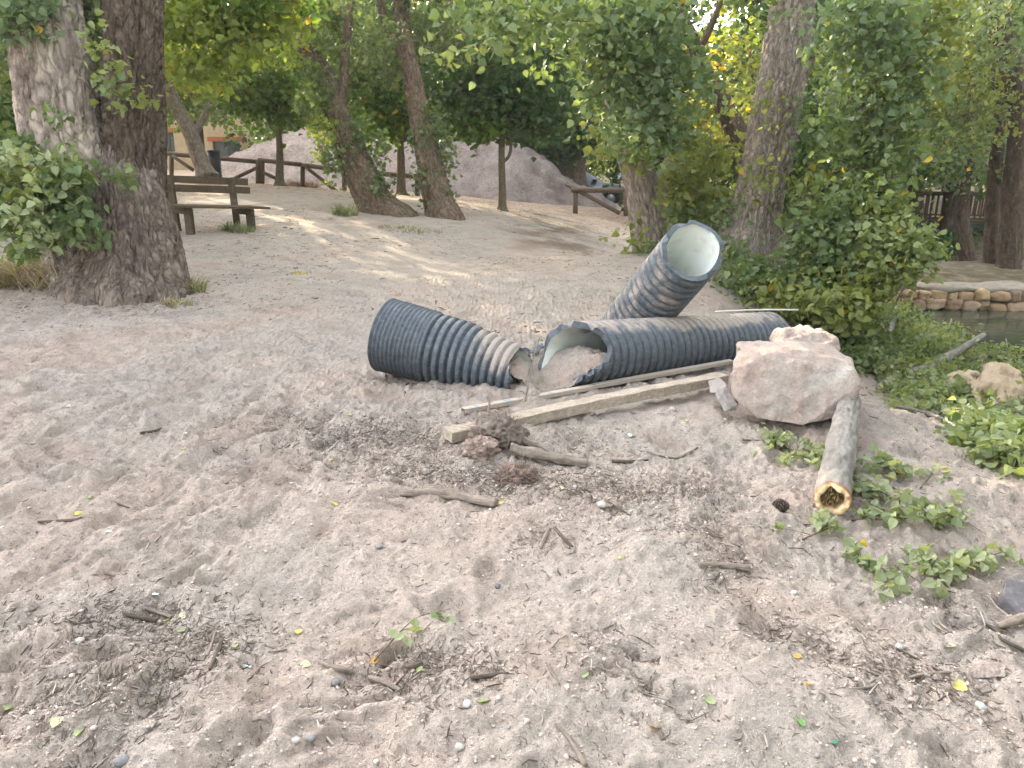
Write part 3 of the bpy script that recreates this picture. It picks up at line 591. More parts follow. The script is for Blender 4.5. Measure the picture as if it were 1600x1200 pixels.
# ---------------------------------------------------------------- boards and rods
M['timber'] = mat_wood('weathered_timber', (.20, .16, .125), (.46, .385, .31), 30)
n = NT('galvanised'); v = n.coord(); k = n.noise(v, 9, 5, .7)
c = n.mix(n.ramp(k, [(.34, G3(0)), (.46, G3(1))]), (.22, .24, .27), (.38, .32, .265)); c = n.mix(n.ramp(n.noise(v, 4, 4), [(.66, G3(0)), (.72, G3(.7))]), c, (.42, .24, .10))
M['steel'] = n.fin(c, .6, .4, n.bump(k, .003, .5), .0)
a = GP(700, 692, .0); b = GP(1128, 606, 0); a[2] += .045; b[2] += .075
mb = MB(); beam(mb, a, b, .105, .062, bev=.006)
V = mb.v[0]
# make it long-grained: more sections with small waviness
mb = MB(); C = catmull([a, (a + b) / 2 + (0, 0, .012), b], 60); T, _, _ = frames(C); up = np.array((0, 0, 1.)); prof_ = [(-.052, .03), (-.047, .034), (.047, .034), (.052, .03), (.052, -.03), (-.052, -.03)]
V = []
for i in range(60):
    y = np.cross(up, T[i]); y /= np.linalg.norm(y); zc = np.cross(T[i], y)
    for j, (p, q) in enumerate(prof_): V.append(C[i] + y * (p + .004 * noise2(np.array([i * .35]), np.array([j * 5.]), 2)[0]) + zc * (q + .003 * noise2(np.array([i * .5]), np.array([j * 7.]), 3)[0]))
k = len(prof_); mb.add(np.array(V), [quadgrid(60, k)[:, ::-1], np.array([[*range(k)]]), np.array([[*range(59 * k + k - 1, 59 * k - 1, -1)]])])
tb = mb.build('timber_beam', M['timber'], None, False); tag(tb, 'long weathered timber beam half sunk in the sand below the pipes', 'timber beam')
a = GP(724, 648, 0); b = GP(1142, 578, -.05); a[2] += .035; b[2] += .085
tt = thing('metal_channel', 'thin bent metal channel lying behind the timber beam, its left end bare blue grey steel', 'metal channel', (a + b) / 2)
mb = MB(); L_ = np.linalg.norm(b - a); m1 = a + (b - a) * .42; mid = (a + b) / 2
for (p, q) in ((a, m1), (m1 + (b - a) * .002 + (0, .012, 0), b + (0, .01, 0))):
    beam(mb, p, q, .052, .004, bev=-1); d = np.cross((0, 0, 1), (q - p) / np.linalg.norm(q - p)) * .026
    beam(mb, p + d - (0, 0, .013), q + d - (0, 0, .013), .004, .026, bev=-1); beam(mb, p - d - (0, 0, .013), q - d - (0, 0, .013), .004, .026, bev=-1)
mb.build('profile', M['steel'], tt, False)
n = NT('white_plastic'); M['white'] = n.fin((.72, .70, .66), .5, .4)
mb = MB(); a = PD(1118, 487, 7.2); b = PD(1247, 484, 7.9); tube(mb, [a, (a + b) / 2 + (0, 0, .008), b], .008, 8, 14); tag(mb.build('thin_rod', M['white']), 'thin white rod resting across the far end of the long pipe', 'rod')

# ---------------------------------------------------------------- boulders
n = NT('pink_rock'); v = n.coord(); k = n.noise(v, 3.2, 6, .62, .5); c = n.ramp(k, [(.3, (.34, .25, .205)), (.45, (.40, .315, .27)), (.58, (.42, .36, .315)), (.7, (.47, .43, .395))])
w_ = n.noise(n.coord(None, (1, 1, 1.8)), 7, 7, .75, 1.2); c = n.mix(n.ramp(w_, [(.54, G3(0)), (.68, G3(.6))]), c, (.54, .49, .45))
c = n.mix(1.0, c, n.ramp(n.noise(v, 60, 5, .75), [(.3, G3(.72)), (.55, G3(1)), (.75, G3(1.12))]), 'MULTIPLY')
nb = n.bump(n.voro(v, 9, 'F1'), .03, .5); nb = n.bump(n.noise(v, 16, 6, .75, .3), .035, .9, nb); nb = n.bump(n.noise(v, 90, 4, .7), .006, .6, nb); M['rock'] = n.fin(c, .93, .15, nb)
n = NT('grey_rock'); v = n.coord(); c = n.ramp(n.noise(v, 5, 5, .6), [(.3, (.19, .17, .16)), (.7, (.31, .275, .25))]); M['rock_grey'] = n.fin(c, .9, .2, n.bump(n.noise(v, 30, 5, .7), .01, .7))
n = NT('slate'); v = n.coord(); c = n.ramp(n.noise(v, 5, 5, .6), [(.3, (.10, .09, .095)), (.7, (.165, .15, .15))]); M['slate'] = n.fin(c, .8, .3, n.bump(n.noise(v, 30, 5, .7), .006, .6))
n = NT('sand_rock'); v = n.coord(); c = n.ramp(n.noise(v, 5, 5, .6), [(.3, (.34, .25, .17)), (.7, (.50, .39, .28))]); M['rock_sand'] = n.fin(c, .93, .1, n.bump(n.noise(v, 20, 5, .7), .02, .8))
def hull_rock(name, label, pts, mat, cuts=6, amp=.02, sm=5, cat='boulder', group=None, seed=1):
    pts = np.array(pts, float); c = pts.mean(0); bm = bmesh.new()
    for p in pts: bm.verts.new(p - c)
    r = bmesh.ops.convex_hull(bm, input=bm.verts[:]); loose = [v for v in bm.verts if not v.link_faces]; bmesh.ops.delete(bm, geom=loose, context='VERTS')
    size = float(np.ptp(pts, axis=0).max()); target = size / 48
    for it in range(7):
        e = [e for e in bm.edges if e.calc_length() > target * 1.5]
        if not e: break
        bmesh.ops.subdivide_edges(bm, edges=e, cuts=1, use_grid_fill=True); bmesh.ops.triangulate(bm, faces=bm.faces[:])
        if it in (2,) and sm > 2: bmesh.ops.smooth_vert(bm, verts=bm.verts[:], factor=.5, use_axis_x=True, use_axis_y=True, use_axis_z=True)
    for _ in range(sm): bmesh.ops.smooth_vert(bm, verts=bm.verts[:], factor=.5, use_axis_x=True, use_axis_y=True, use_axis_z=True)
    bm.normal_update(); co = np.array([v.co[:] for v in bm.verts]); no = np.array([v.normal[:] for v in bm.verts])
    k = 1 / size; d = amp * (fbm3(co * k * 3 + seed, 3) * 1.3 + .6 * (1 - 2 * np.abs(fbm3(co * k * 6 + seed * 3, 3))) + .35 * fbm3(co * k * 22, 3))
    co = co + no * d[:, None]
    for v, q in zip(bm.verts, co): v.co = q
    me = bpy.data.meshes.new(name); bm.to_mesh(me); bm.free(); me.polygons.foreach_set('use_smooth', [True] * len(me.polygons))
    o = link(name, me, None, mat); o.location = c; return tag(o, label, cat, group)
tf = 4.75; tb_ = 5.35
front = [(1150, 542, tf + .22), (1142, 585, tf + .05), (1147, 620, tf - .02), (1186, 655, tf - .06), (1255, 668, tf - .1), (1325, 650, tf - .02), (1342, 598, tf), (1336, 562, tf + .16), (1240, 548, tf + .12), (1180, 560, tf + .05), (1330, 580, tf + .02)]
back = [(1158, 535, tb_), (1215, 530, tb_ + .05), (1300, 542, tb_), (1325, 560, tb_ - .05), (1310, 620, tb_), (1170, 625, tb_)]
hull_rock('boulder', 'large pinkish boulder with a broad flat face at the end of the timber beam', [PD(*p) for p in front + back], M['rock'], amp=.013, sm=1, group='boulders beside the pipes')
hull_rock('boulder', 'smaller rubbly rock tucked behind the large pinkish boulder', [PD(*p) for p in [(1205, 548, 5.9), (1222, 520, 6.0), (1262, 518, 6.1), (1300, 534, 6.0), (1312, 556, 5.8), (1220, 575, 5.7), (1300, 580, 5.7), (1215, 525, 6.5), (1290, 530, 6.5), (1250, 590, 6.4)]], M['rock'], amp=.035, sm=3, group='boulders beside the pipes', seed=7)
hull_rock('concrete_chunk', 'small tilted grey concrete block against the left side of the large boulder', [PD(*p) for p in [(1118, 612, 4.9), (1135, 602, 4.95), (1152, 632, 4.8), (1150, 640, 4.8), (1132, 643, 4.75), (1122, 625, 4.8), (1128, 604, 5.05), (1152, 628, 5.0), (1140, 640, 4.95)]], M['rock_grey'], amp=.004, sm=0, cat='rubble', seed=3)
hull_rock('concrete_chunk', 'grey chunk at the right tip of the timber beam', [PD(*p) for p in [(1106, 596, 5.2), (1124, 590, 5.2), (1136, 600, 5.1), (1134, 612, 5.05), (1110, 614, 5.1), (1120, 592, 5.35), (1136, 606, 5.3), (1112, 610, 5.3)]], M['rock_grey'], amp=.005, sm=0, cat='rubble', seed=5)
hull_rock('boulder', 'pale sandy rock among the fallen leafy branches by the water', [PD(*p) for p in [(1515, 610, 7.3), (1545, 575, 7.5), (1590, 575, 7.5), (1600, 610, 7.4), (1570, 640, 7.2), (1520, 640, 7.2), (1550, 580, 8.0), (1590, 590, 8.0), (1560, 640, 7.9)]], M['rock_sand'], amp=.04, sm=3, seed=9)
hull_rock('boulder', 'sandy rock half hidden under the fallen limb near the water', [PD(*p) for p in [(1475, 610, 7.6), (1490, 585, 7.8), (1525, 580, 7.9), (1530, 615, 7.6), (1500, 625, 7.5), (1485, 590, 8.2), (1525, 590, 8.3), (1500, 630, 8.0)]], M['rock_sand'], amp=.04, sm=3, seed=12)
g = [PD(*p) for p in [(1572, 905, 3.02), (1600, 905, 3.1), (1645, 915, 3.1), (1640, 985, 2.85), (1598, 968, 2.9), (1568, 930, 2.95)]]; g = g + [p - (0, -.01, .05) for p in g]
hull_rock('stone_slab', 'flat dark purple grey slab at the right edge of the sand', g, M['slate'], amp=.004, sm=0, cat='stone slab', seed=2)
hull_rock('flat_stone', 'pale flat stone half buried near the lower right corner', [GP(*p) + (0, 0, h) for p, h in zip([(1515, 1050), (1535, 1040), (1570, 1045), (1572, 1058), (1520, 1060), (1540, 1046), (1560, 1050)], (0, .02, .02, 0, 0, .025, .025))], M['rock'], amp=.002, sm=1, cat='stone', seed=4)

# ---------------------------------------------------------------- bench
M['bench'] = mat_wood('bench_wood', (.05, .038, .025), (.125, .095, .06), 26)
Dl = PZ(312, 332, .86); ax_ = math.radians(44); Lx = np.array((math.cos(ax_), math.sin(ax_), -.06)); Lx /= np.linalg.norm(Lx); Dp = np.array((math.sin(ax_) * -1 * -1 * .72, -.70, 0.0)); Dp = np.array((math.cos(-math.radians(46)), math.sin(-math.radians(46)), 0.)); 
Zb = np.cross(Lx, -Dp); Zb = np.abs(Zb[2]) / Zb[2] * Zb; Zb /= np.linalg.norm(Zb)
o0 = PD(302, 364, 12.2); gzv = gz(o0[0], o0[1]); bo = np.array((o0[0], o0[1], gzv))
bench = thing('park_bench', 'rustic wooden park bench on the sunlit sand beside the big left tree', 'bench', bo)
def BP(l, d, z): return bo + Lx * l + Dp * d + np.array((0, 0, z))          # l along, d toward the front (0 = front legs), z up
mb = MB()
for k in range(4): beam(mb, BP(-.30, .06 - .155 * k, .435), BP(1.28, .06 - .155 * k, .435), .148, .038)
mb.build('seat', M['bench'], bench, False)
for z, s in ((.70, 0), (.84, 1)):
    mb = MB(); beam(mb, BP(-.32, -.60 - .05 * s, z), BP(1.30, -.60 - .05 * s, z), .035, .115); mb.build('backrest_board', M['bench'], bench, False)
for l in (-.02, 1.0):
    mb = MB(); beam(mb, BP(l, -.05, -.12), BP(l, -.05, .40), .11, .12, up=(1, 0, 0)); mb.build('leg', M['bench'], bench, False)
    mb = MB(); beam(mb, BP(l, -.55, -.15), BP(l, -.64, .90), .09, .10, up=(1, 0, 0)); mb.build('back_post', M['bench'], bench, False)
    mb = MB(); beam(mb, BP(l, -.62, .36), BP(l, .04, .36), .075, .10); mb.build('bracket', M['bench'], bench, False)

# ---------------------------------------------------------------- fences
M['rail'] = mat_wood('round_rail_wood', (.075, .052, .036), (.16, .115, .08), 18)
def fence(label, posts, rails, braces, group='wooden rail fences'):
    p0 = PD(*posts[0][:2], posts[0][3]); f = thing('rail_fence', label, 'fence', p0, group)
    for (px, y0, y1, t) in posts: mb = MB(); tube(mb, [PD(px, y0, t), PD(px, y1 + 4, t)], .075, 10, 4); mb.build('post', M['rail'], f)
    for (x0, y0, t0, x1, y1, t1) in rails: mb = MB(); a = PD(x0, y0, t0); b = PD(x1, y1, t1); tube(mb, [a, (a + b) / 2, b], .075, 10, 8); mb.build('rail', M['rail'], f)
    for (x0, y0, t0, x1, y1, t1) in braces: mb = MB(); tube(mb, [PD(x0, y0, t0), PD(x1, y1, t1)], .06, 8, 4); mb.build('brace', M['rail'], f)
fence('rail fence left of the gap, running behind the bench and the black bin', [(268, 243, 286, 26.6), (403, 252, 286, 26), (335, 250, 290, 26.3)], [(225, 237, 26.8, 405, 253, 26)], [(366, 279, 26.2, 402, 262, 26), (270, 244, 26.5, 302, 266, 26.4)])
fence('rail fence running from the gap past the thin maple to the leaning poplars', [(410, 250, 286, 26), (473, 259, 287, 25.2), (538, 268, 299, 24.2), (652, 277, 312, 23.2)], [(405, 250, 26.05, 473, 257.5, 25.2), (473, 257.5, 25.2, 538, 267, 24.2), (538, 267, 24.2, 655, 276, 23.2)], [(412, 270, 25.9, 434, 280, 25.8), (479, 262, 25.1, 526, 299, 24.6)])
fence('short broken rail fence in front of the parked car', [(899, 298, 331, 23.5), (978, 300, 333, 22.8)], [(893, 297, 23.5, 980, 298, 22.8)], [(885, 288, 23.6, 968, 333, 22.9)])

# ---------------------------------------------------------------- black bin, building, car, sign
n = NT('black_plastic'); M['blackp'] = n.fin((.02, .025, .032), .45, .5)
c = PD(338, 277, 25.6); bt = thing('litter_bin', 'black ribbed round litter bin standing behind the bench by the rail fence', 'litter bin', c)
mb = MB(); zz = np.linspace(-.1, .82, 120); R = .185 + .012 * np.where((np.arange(120) // 3) % 2 == 0, 1, -1); th = np.arange(40) * 2 * math.pi / 40
V = np.stack([c[0] + np.cos(th)[None] * R[:, None], c[1] + np.sin(th)[None] * R[:, None], c[2] + zz[:, None] + 0 * th[None]], -1).reshape(-1, 3); mb.add(V, quadgrid(120, 40)); mb.build('ribbed_barrel', M['blackp'], bt)
mb = MB(); tube(mb, [c + (0, 0, .80), c + (0, 0, .86)], .205, 40, 4); mb.build('rim', M['blackp'], bt)
mb = MB(); beam(mb, c + (.02, -.22, -.1), c + (.02, -.22, .62), .05, .07, up=(1, 0, 0)); mb.build('support_post', M['bench'], bt, False)
n = NT('ochre_render'); v = n.coord(); c_ = n.ramp(n.noise(v, 3, 5), [(.3, (.36, .27, .17)), (.7, (.46, .35, .22))]); M['ochre'] = n.fin(c_, .95, .1, n.bump(n.noise(v, 20, 4), .02, .6))
n = NT('rust_wood'); M['rust'] = n.fin((.34, .10, .045), .8, .2); n = NT('dark_glass'); M['glass'] = n.fin((.02, .028, .025), .12, .5)
n = NT('roof_tiles'); v = n.coord(); w_ = n.new('ShaderNodeTexWave'); w_.inputs['Scale'].default_value = 2.2; n.l.new(v, w_.inputs[0]); M['roof'] = n.fin(n.mix(w_.outputs['Fac'], (.30, .13, .07), (.45, .22, .12)), .9, .1, n.bump(w_.outputs['Fac'], .08, 1))
tB = 44; bb = PD(330, 262, tB); bh = thing('ochre_house', 'low ochre rendered house with rusty lintels behind the sand heap', 'house', (bb[0], bb[1], .3))
z0 = .2; y0 = bb[1]; xl = PD(150, 250, tB)[0]; xr = PD(520, 250, tB)[0]; wins = [(PD(258, 0, tB)[0], PD(277, 0, tB)[0], PD(0, 237, tB)[2], PD(0, 207, tB)[2]), (PD(336, 0, tB)[0], PD(378, 0, tB)[0], z0 + .15, PD(0, 221, tB)[2])]
ztop = z0 + 4.6; mb = MB()
def wbox(x0, x1, za, zb_, yy=0, d=.3, m=mb, **k): box(m, ((x0 + x1) / 2, y0 + d / 2 + yy, (za + zb_) / 2), x1 - x0, d, zb_ - za, bev=-1, **k)
xs = [xl, wins[0][0], wins[0][1], wins[1][0], wins[1][1], xr]
wbox(xs[0], xs[1], z0, ztop); wbox(xs[2], xs[3], z0, ztop); wbox(xs[4], xs[5], z0, ztop)
for q in wins: wbox(q[0], q[1], z0, q[2]); wbox(q[0], q[1], q[3], ztop)
box(mb, ((xl + .15), y0 + 4.0, (z0 + ztop) / 2), .3, 7.4, ztop - z0, bev=-1); box(mb, ((xr - .15), y0 + 4.0, (z0 + ztop) / 2), .3, 7.4, ztop - z0, bev=-1)
mb.build('wall', M['ochre'], bh, False)
for i, q in enumerate(wins):
    mb = MB(); wbox(q[0] + .002, q[1] - .002, q[2] + .002, q[3] - .002, .16, .06, mb); w_o = mb.build('window', M['glass'], bh, False)
    mb = MB(); wbox(q[0] - .25, q[1] + .25, q[3], q[3] + .24, -.06, .12, mb); mb.build('lintel', M['rust'], bh, False)
    mb = MB(); xm = (q[0] + q[1]) / 2; wbox(xm - .04, xm + .04, q[2] + .01, q[3] - .01, .12, .05, mb); mb.build('mullion', M['blackp'], w_o, False)
mb = MB(); V = np.array([(xl - .6, y0 - .7, ztop), (xr + .6, y0 - .7, ztop), (xr + .6, y0 + 3.8, ztop + 1.6), (xl - .6, y0 + 3.8, ztop + 1.6), (xr + .6, y0 + 8.4, ztop), (xl - .6, y0 + 8.4, ztop)])
mb.add(V, [np.array([[0, 1, 2, 3], [3, 2, 4, 5]])]); mb.add(V - (0, 0, .15), [np.array([[3, 2, 1, 0], [5, 4, 2, 3]])]); mb.build('roof', M['roof'], bh, False)
# car
n = NT('car_paint'); M['paint'] = n.fin((.17, .19, .205), .3, .5, None, .3); n = NT('tyre'); M['tyre'] = n.fin((.02, .02, .02), .8, .2); n = NT('rim'); M['rimm'] = n.fin((.3, .3, .31), .4, .5, None, .6)
n = NT('lamp_glass'); M['lamp'] = n.fin((.6, .6, .58), .15, .6); n = NT('lower_trim'); M['trim'] = n.fin((.03, .03, .03), .6, .3)
cp = PD(957, 321, 34.5); car = thing('parked_car', 'silver car parked beyond the short fence, nose to the right', 'car', cp)
prof_ = [(-2.0, .35), (-2.1, .6), (-2.08, .95), (-1.9, 1.02), (-1.75, 1.42), (-1.3, 1.52), (.0, 1.5), (.35, 1.42), (1.0, 1.02), (1.9, .88), (2.12, .70), (2.15, .45), (2.0, .25), (-1.9, .25)]
cx0 = cp + np.array((-1.45, .0, -.02)); mb = MB()
def carsec(y, zs, prof_): return [(cx0[0] + x, cx0[1] + y, cx0[2] + (z if z < 1.0 else 1.0 + (z - 1.0) * zs)) for x, z in prof_]
def car_body():
    V = []; ys = [0, .06, .14, .9, 1.56, 1.64, 1.7]; ins = [.10, .03, 0, 0, 0, .03, .10]
    for y, i_ in zip(ys, ins):
        for x, z in prof_:
            tum = .16 if z > 1.05 else 0; yy = y + (tum if y < .85 else -tum) * (1 if y != .9 else 0)
            V.append((cx0[0] + x * (1 - i_ * .12), cx0[1] + yy, cx0[2] + z - i_ * .2 * (1 if z > .5 else -1)))
    k = len(prof_); return np.array(V), [quadgrid(7, k), np.array([[*range(k - 1, -1, -1)]]), np.array([[*range(6 * k, 7 * k)]])]
V, fs = car_body(); mb.add(V, fs); mb.build('body', M['paint'], car, True)
mb = MB(); wv = [(-1.62, 1.03), (-1.5, 1.38), (-1.25, 1.44), (.0, 1.42), (.28, 1.36), (.82, 1.03)]
mb.add([(cx0[0] + x, cx0[1] + .11 + .11 * (z - 1.03), cx0[2] + z) for x, z in wv] + [(cx0[0] + x, cx0[1] + .16 + .11 * (z - 1.03), cx0[2] + z) for x, z in wv], [quadgrid(2, 6), np.array([[0, 1, 2, 3, 4, 5]])]); mb.build('side_window', M['glass'], car, False)
mb = MB(); beam(mb, cx0 + (-.35, .10, 1.02), cx0 + (-.38, .13, 1.43), .05, .03, up=(1, 0, 0)); mb.build('door_pillar', M['trim'], car, False)
mb = MB(); mb.add([cx0 + (.40, .25, 1.405), cx0 + (1.0, .15, 1.045), cx0 + (1.0, 1.55, 1.045), cx0 + (.40, 1.45, 1.405)] + [cx0 + (.36, .25, 1.38), cx0 + (.96, .15, 1.02), cx0 + (.96, 1.55, 1.02), cx0 + (.36, 1.45, 1.38)], [quadgrid(2, 4), np.array([[0, 1, 2, 3]])]); mb.build('windscreen', M['glass'], car, False)
for wx_ in (-1.3, 1.35):
    for wy2 in (-.02, 1.5):
        wc = cx0 + (wx_, wy2, .32); mb = MB(); tube(mb, [wc, wc + (0, .03, 0), wc + (0, .2, 0), wc + (0, .23, 0)], [.29, .325, .325, .29], 28, 8); w_o = mb.build('wheel', M['tyre'], car)
        if wy2 < 0: mb = MB(); tube(mb, [wc + (0, -.012, 0), wc + (0, .02, 0)], [.19, .2], 20, 3); mb.build('rim', M['rimm'], w_o)
    mb = MB(); wc = cx0 + (wx_, -.005, .34); tube(mb, [wc, wc + (0, .1, 0)], [.40, .40], 28, 3); mb.build('wheel_arch', M['trim'], car)
mb = MB(); box(mb, cx0 + (1.93, .12, .74), .26, .16, .14); mb.build('headlight', M['lamp'], car)
mb = MB(); box(mb, cx0 + (.62, -.02, 1.08), .18, .16, .13); mb.build('mirror', M['trim'], car)
mb = MB(); box(mb, cx0 + (0, .03, .30), 2.1, .10, .12); mb.build('sill_trim', M['trim'], car)
n = NT('sign_face'); v = n.coord(); n.fin(n.ramp(n.noise(n.coord(None, (1, 1, 3)), 6, 2), [(.45, (.45, .62, .72)), (.55, (.70, .76, .78))]), .5, .3); M['sign'] = n.m
sc_ = PD(969, 320, 33); sgn = thing('small_sign', 'small pale blue notice on a post right of the parked car', 'sign', sc_)
mb = MB(); s1 = PD(969, 277, 33); box(mb, s1, .22, .03, .40); mb.build('board', M['sign'], sgn, False)
mb = MB(); tube(mb, [sc_ + (0, .05, -.2), s1 + (0, .05, .15)], .035, 8, 3); mb.build('post', M['rail'], sgn)

# ---------------------------------------------------------------- footbridge
M['bridgew'] = mat_wood('bridge_wood', (.06, .045, .03), (.14, .10, .06), 20); n = NT('bridge_beam'); M['bridgeb'] = n.fin((.045, .055, .05), .7, .3)
tb0 = 27.; b0 = PD(1340, 344, tb0); b1 = PD(1720, 350, tb0 + .5); br = thing('footbridge', 'dark wooden footbridge with baluster railing over the gully on the right', 'footbridge', b0)
dv = (b1 - b0); Lb = np.linalg.norm(dv); dv /= Lb; dv[2] = 0
def bz(x): return 0
mb = MB(); beam(mb, b0 + (0, .8, 0), b1 + (0, .8, 0), 1.7, .06); mb.build('deck', M['bridgew'], br, False)
for oy in (-.1, 1.7):
    mb = MB(); beam(mb, b0 + (0, oy, -.14), b1 + (0, oy, -.14), .14, .22); mb.build('beam', M['bridgeb'], br, False)
    rl = MB(); beam(rl, b0 + (0, oy, .92), b1 + (0, oy, .92), .09, .07); mb2 = rl.build('handrail', M['bridgew'], br, False)
    rl = MB(); beam(rl, b0 + (0, oy, .12), b1 + (0, oy, .12), .05, .06); rl.build('bottom_rail', M['bridgew'], br, False)
    nb_ = 44; b_me = None
    for k in range(nb_):
        p = b0 + (b1 - b0) * (k + .5) / nb_ + np.array((0, oy, 0)); post = k % 8 == 0
        if post:
            mb = MB(); beam(mb, p + (0, 0, 0), p + (0, 0, 1.0), .11, .11, up=(1, 0, 0)); mb.build('railing_post', M['bridgew'], br, False)
        elif b_me is None:
            mb = MB(); beam(mb, p + (0, 0, .14), p + (0, 0, .89), .035, .06, up=(1, 0, 0)); ob = mb.build('baluster', M['bridgew'], br, False); b_me = ob.data; bp0 = p
        else:
            o = ob.copy(); S.collection.objects.link(o); o.parent = br; o.location = [float(q) for q in (p - bp0)]

# ---------------------------------------------------------------- trees
def tree(label, seed, trunks, mat, seg=48, rings=90, amp=.02, flare=.25, fh=.4, blobs=(), pal='poplar', size=.09, near=False, group=None, ivy=(), name='poplar_tree', cat='tree', cs_=.18, limbs=(), extra=(), lmat='leaf', per=14, twigs=False, stems=(), dens=1, wd=.62):
    """trunks: lists of (px,py,t,width px); blobs: (px,py,t,rx,ry,n[,pal]) in photo pixels, or ('w',x,y,z,rx,ry,rz,n[,pal]) in metres"""
    rng = np.random.RandomState(seed); p0 = PD(*trunks[0][0][:3]); r = thing(name, label, cat, p0, group)
    mb = MB()
    for i, pts in enumerate(trunks): ptrunk(mb, pts, seg if i == 0 else max(10, seg * 2 // 3), rings if i == 0 else rings * 2 // 3, trunk_disp(amp if i == 0 else amp * .8, seed + i * 3, 9, flare if i == 0 else 0, fh))
    for P, R in limbs: tube(mb, P, R, 10, 16)
    mb.build('trunk', M[mat], r)
    for i, (m_, pts) in enumerate(stems): mb = MB(); ptrunk(mb, pts, 170, 360, trunk_disp(amp * 1.1, seed + 31 * i + 5, 8)); mb.build('stem', M[m_], r)
    cr = MB(); tw = MB()
    for b in blobs:
        kw = dict(size=size, pal=pal, near=near, cs_=cs_, per=per, tw=tw if twigs else None)
        if b[0] == 'w':
            if len(b) > 8: kw['pal'] = b[8]
            blob(cr, b[1:4], b[4:7], int(b[7] * wd), rng, **kw)
        else:
            if len(b) > 6: kw['pal'] = b[6]
            pblob(cr, *b[:5], int(b[5] * dens), rng, **kw)
    if cr.n: cr.build('crown', M[lmat], r, False)
    if tw.n: tw.build('twigs', M['bark_thin'], r)
    if ivy:
        iv = MB()
        for b in ivy: pblob(iv, b[0], b[1], b[2], b[3], b[4], b[5], rng, size=b[7] if len(b) > 7 else size, pal=b[6] if len(b) > 6 else pal, near=near, cs_=cs_ * .7, per=8)
        iv.build('trunk_shoots', M[lmat], r, False)
    return r
def up(pts, dx, n=3, step=130, wf=.9):   # continue a trunk out of the top of the frame
    a = list(pts[-1]); out = list(pts)
    for k in range(n): a = [a[0] + dx, a[1] - step, a[2], a[3] * wf]; out.append(tuple(a))
    return out

# big double-stemmed poplar on the left
LT = 8.75
tree('huge old double stemmed poplar with a broad flared base at the left of the sand', 21,
     [[(200, 540, LT, 215), (198, 470, LT, 205), (198, 440, LT, 180), (200, 400, LT, 150), (198, 350, LT, 128), (192, 300, LT, 112), (190, 250, LT + .1, 90)],
      [(262, 520, LT + .05, 80), (252, 450, LT + .05, 84), (238, 380, LT + .02, 80), (222, 320, LT, 74), (205, 260, LT, 60)],
      [(130, 530, LT - .05, 90), (138, 455, LT, 84), (150, 400, LT + .02, 70), (160, 340, LT, 66)],
      [(190, 540, LT - .3, 90), (196, 450, LT - .22, 90), (196, 390, LT - .12, 70), (190, 330, LT, 60)]],
     'bark_big', 220, 260, .05, .10, .5, stems=[
      ('bark_left', [(150, 470, LT + .15, 130), (140, 400, LT + .12, 120), (130, 340, LT + .05, 122), (120, 280, LT, 120), (106, 220, LT - .02, 114), (91, 140, LT - .05, 108), (70, 30, LT - .1, 102), (50, -90, LT - .1, 96), (40, -260, LT, 92), (10, -500, LT, 78)]),
      ('bark_stem', [(235, 480, LT + .15, 110), (228, 400, LT + .12, 102), (218, 320, LT + .1, 88), (212, 240, LT + .1, 84), (211, 150, LT + .12, 78), (209, 30, LT + .15, 80), (210, -120, LT + .2, 78), (220, -320, LT + .3, 66), (230, -520, LT + .4, 50)])], size=.085, cs_=.10, near=True, pal='poplar',
     blobs=[(20, 20, 8.2, 70, 40, 900, 'poplarblue'), (-40, 120, 9, 60, 90, 900), (10, 90, 10.5, 50, 60, 400, 'olive'), ('w', -5.4, 8.4, 5.6, 2.6, 2.2, 1.2, 5000), ('w', -7.2, 9.5, 6.8, 2.6, 2.2, 1.6, 4000)],
     ivy=[(60, 290, 7.9, 75, 50, 600, 'olive'), (60, 280, 7.8, 75, 50, 420, 'pale'), (40, 340, 7.8, 70, 55, 560, 'poplar'), (50, 350, 7.7, 70, 50, 320, 'pale'), (110, 300, 7.8, 35, 40, 260), (120, 350, 7.8, 30, 30, 200), (20, 250, 8.1, 40, 40, 350), (170, 120, 8.2, 18, 50, 60, 'poplar', .08), (200, 140, 8.2, 25, 60, 80, 'olive', .075), (195, 275, 8.1, 14, 30, 60, 'poplar', .075), (155, 60, 8.2, 16, 50, 50, 'wilt', .075), (85, 180, 8.0, 12, 40, 30, 'poplar', .07), (135, 250, 8.0, 14, 20, 22, 'poplar', .07)])
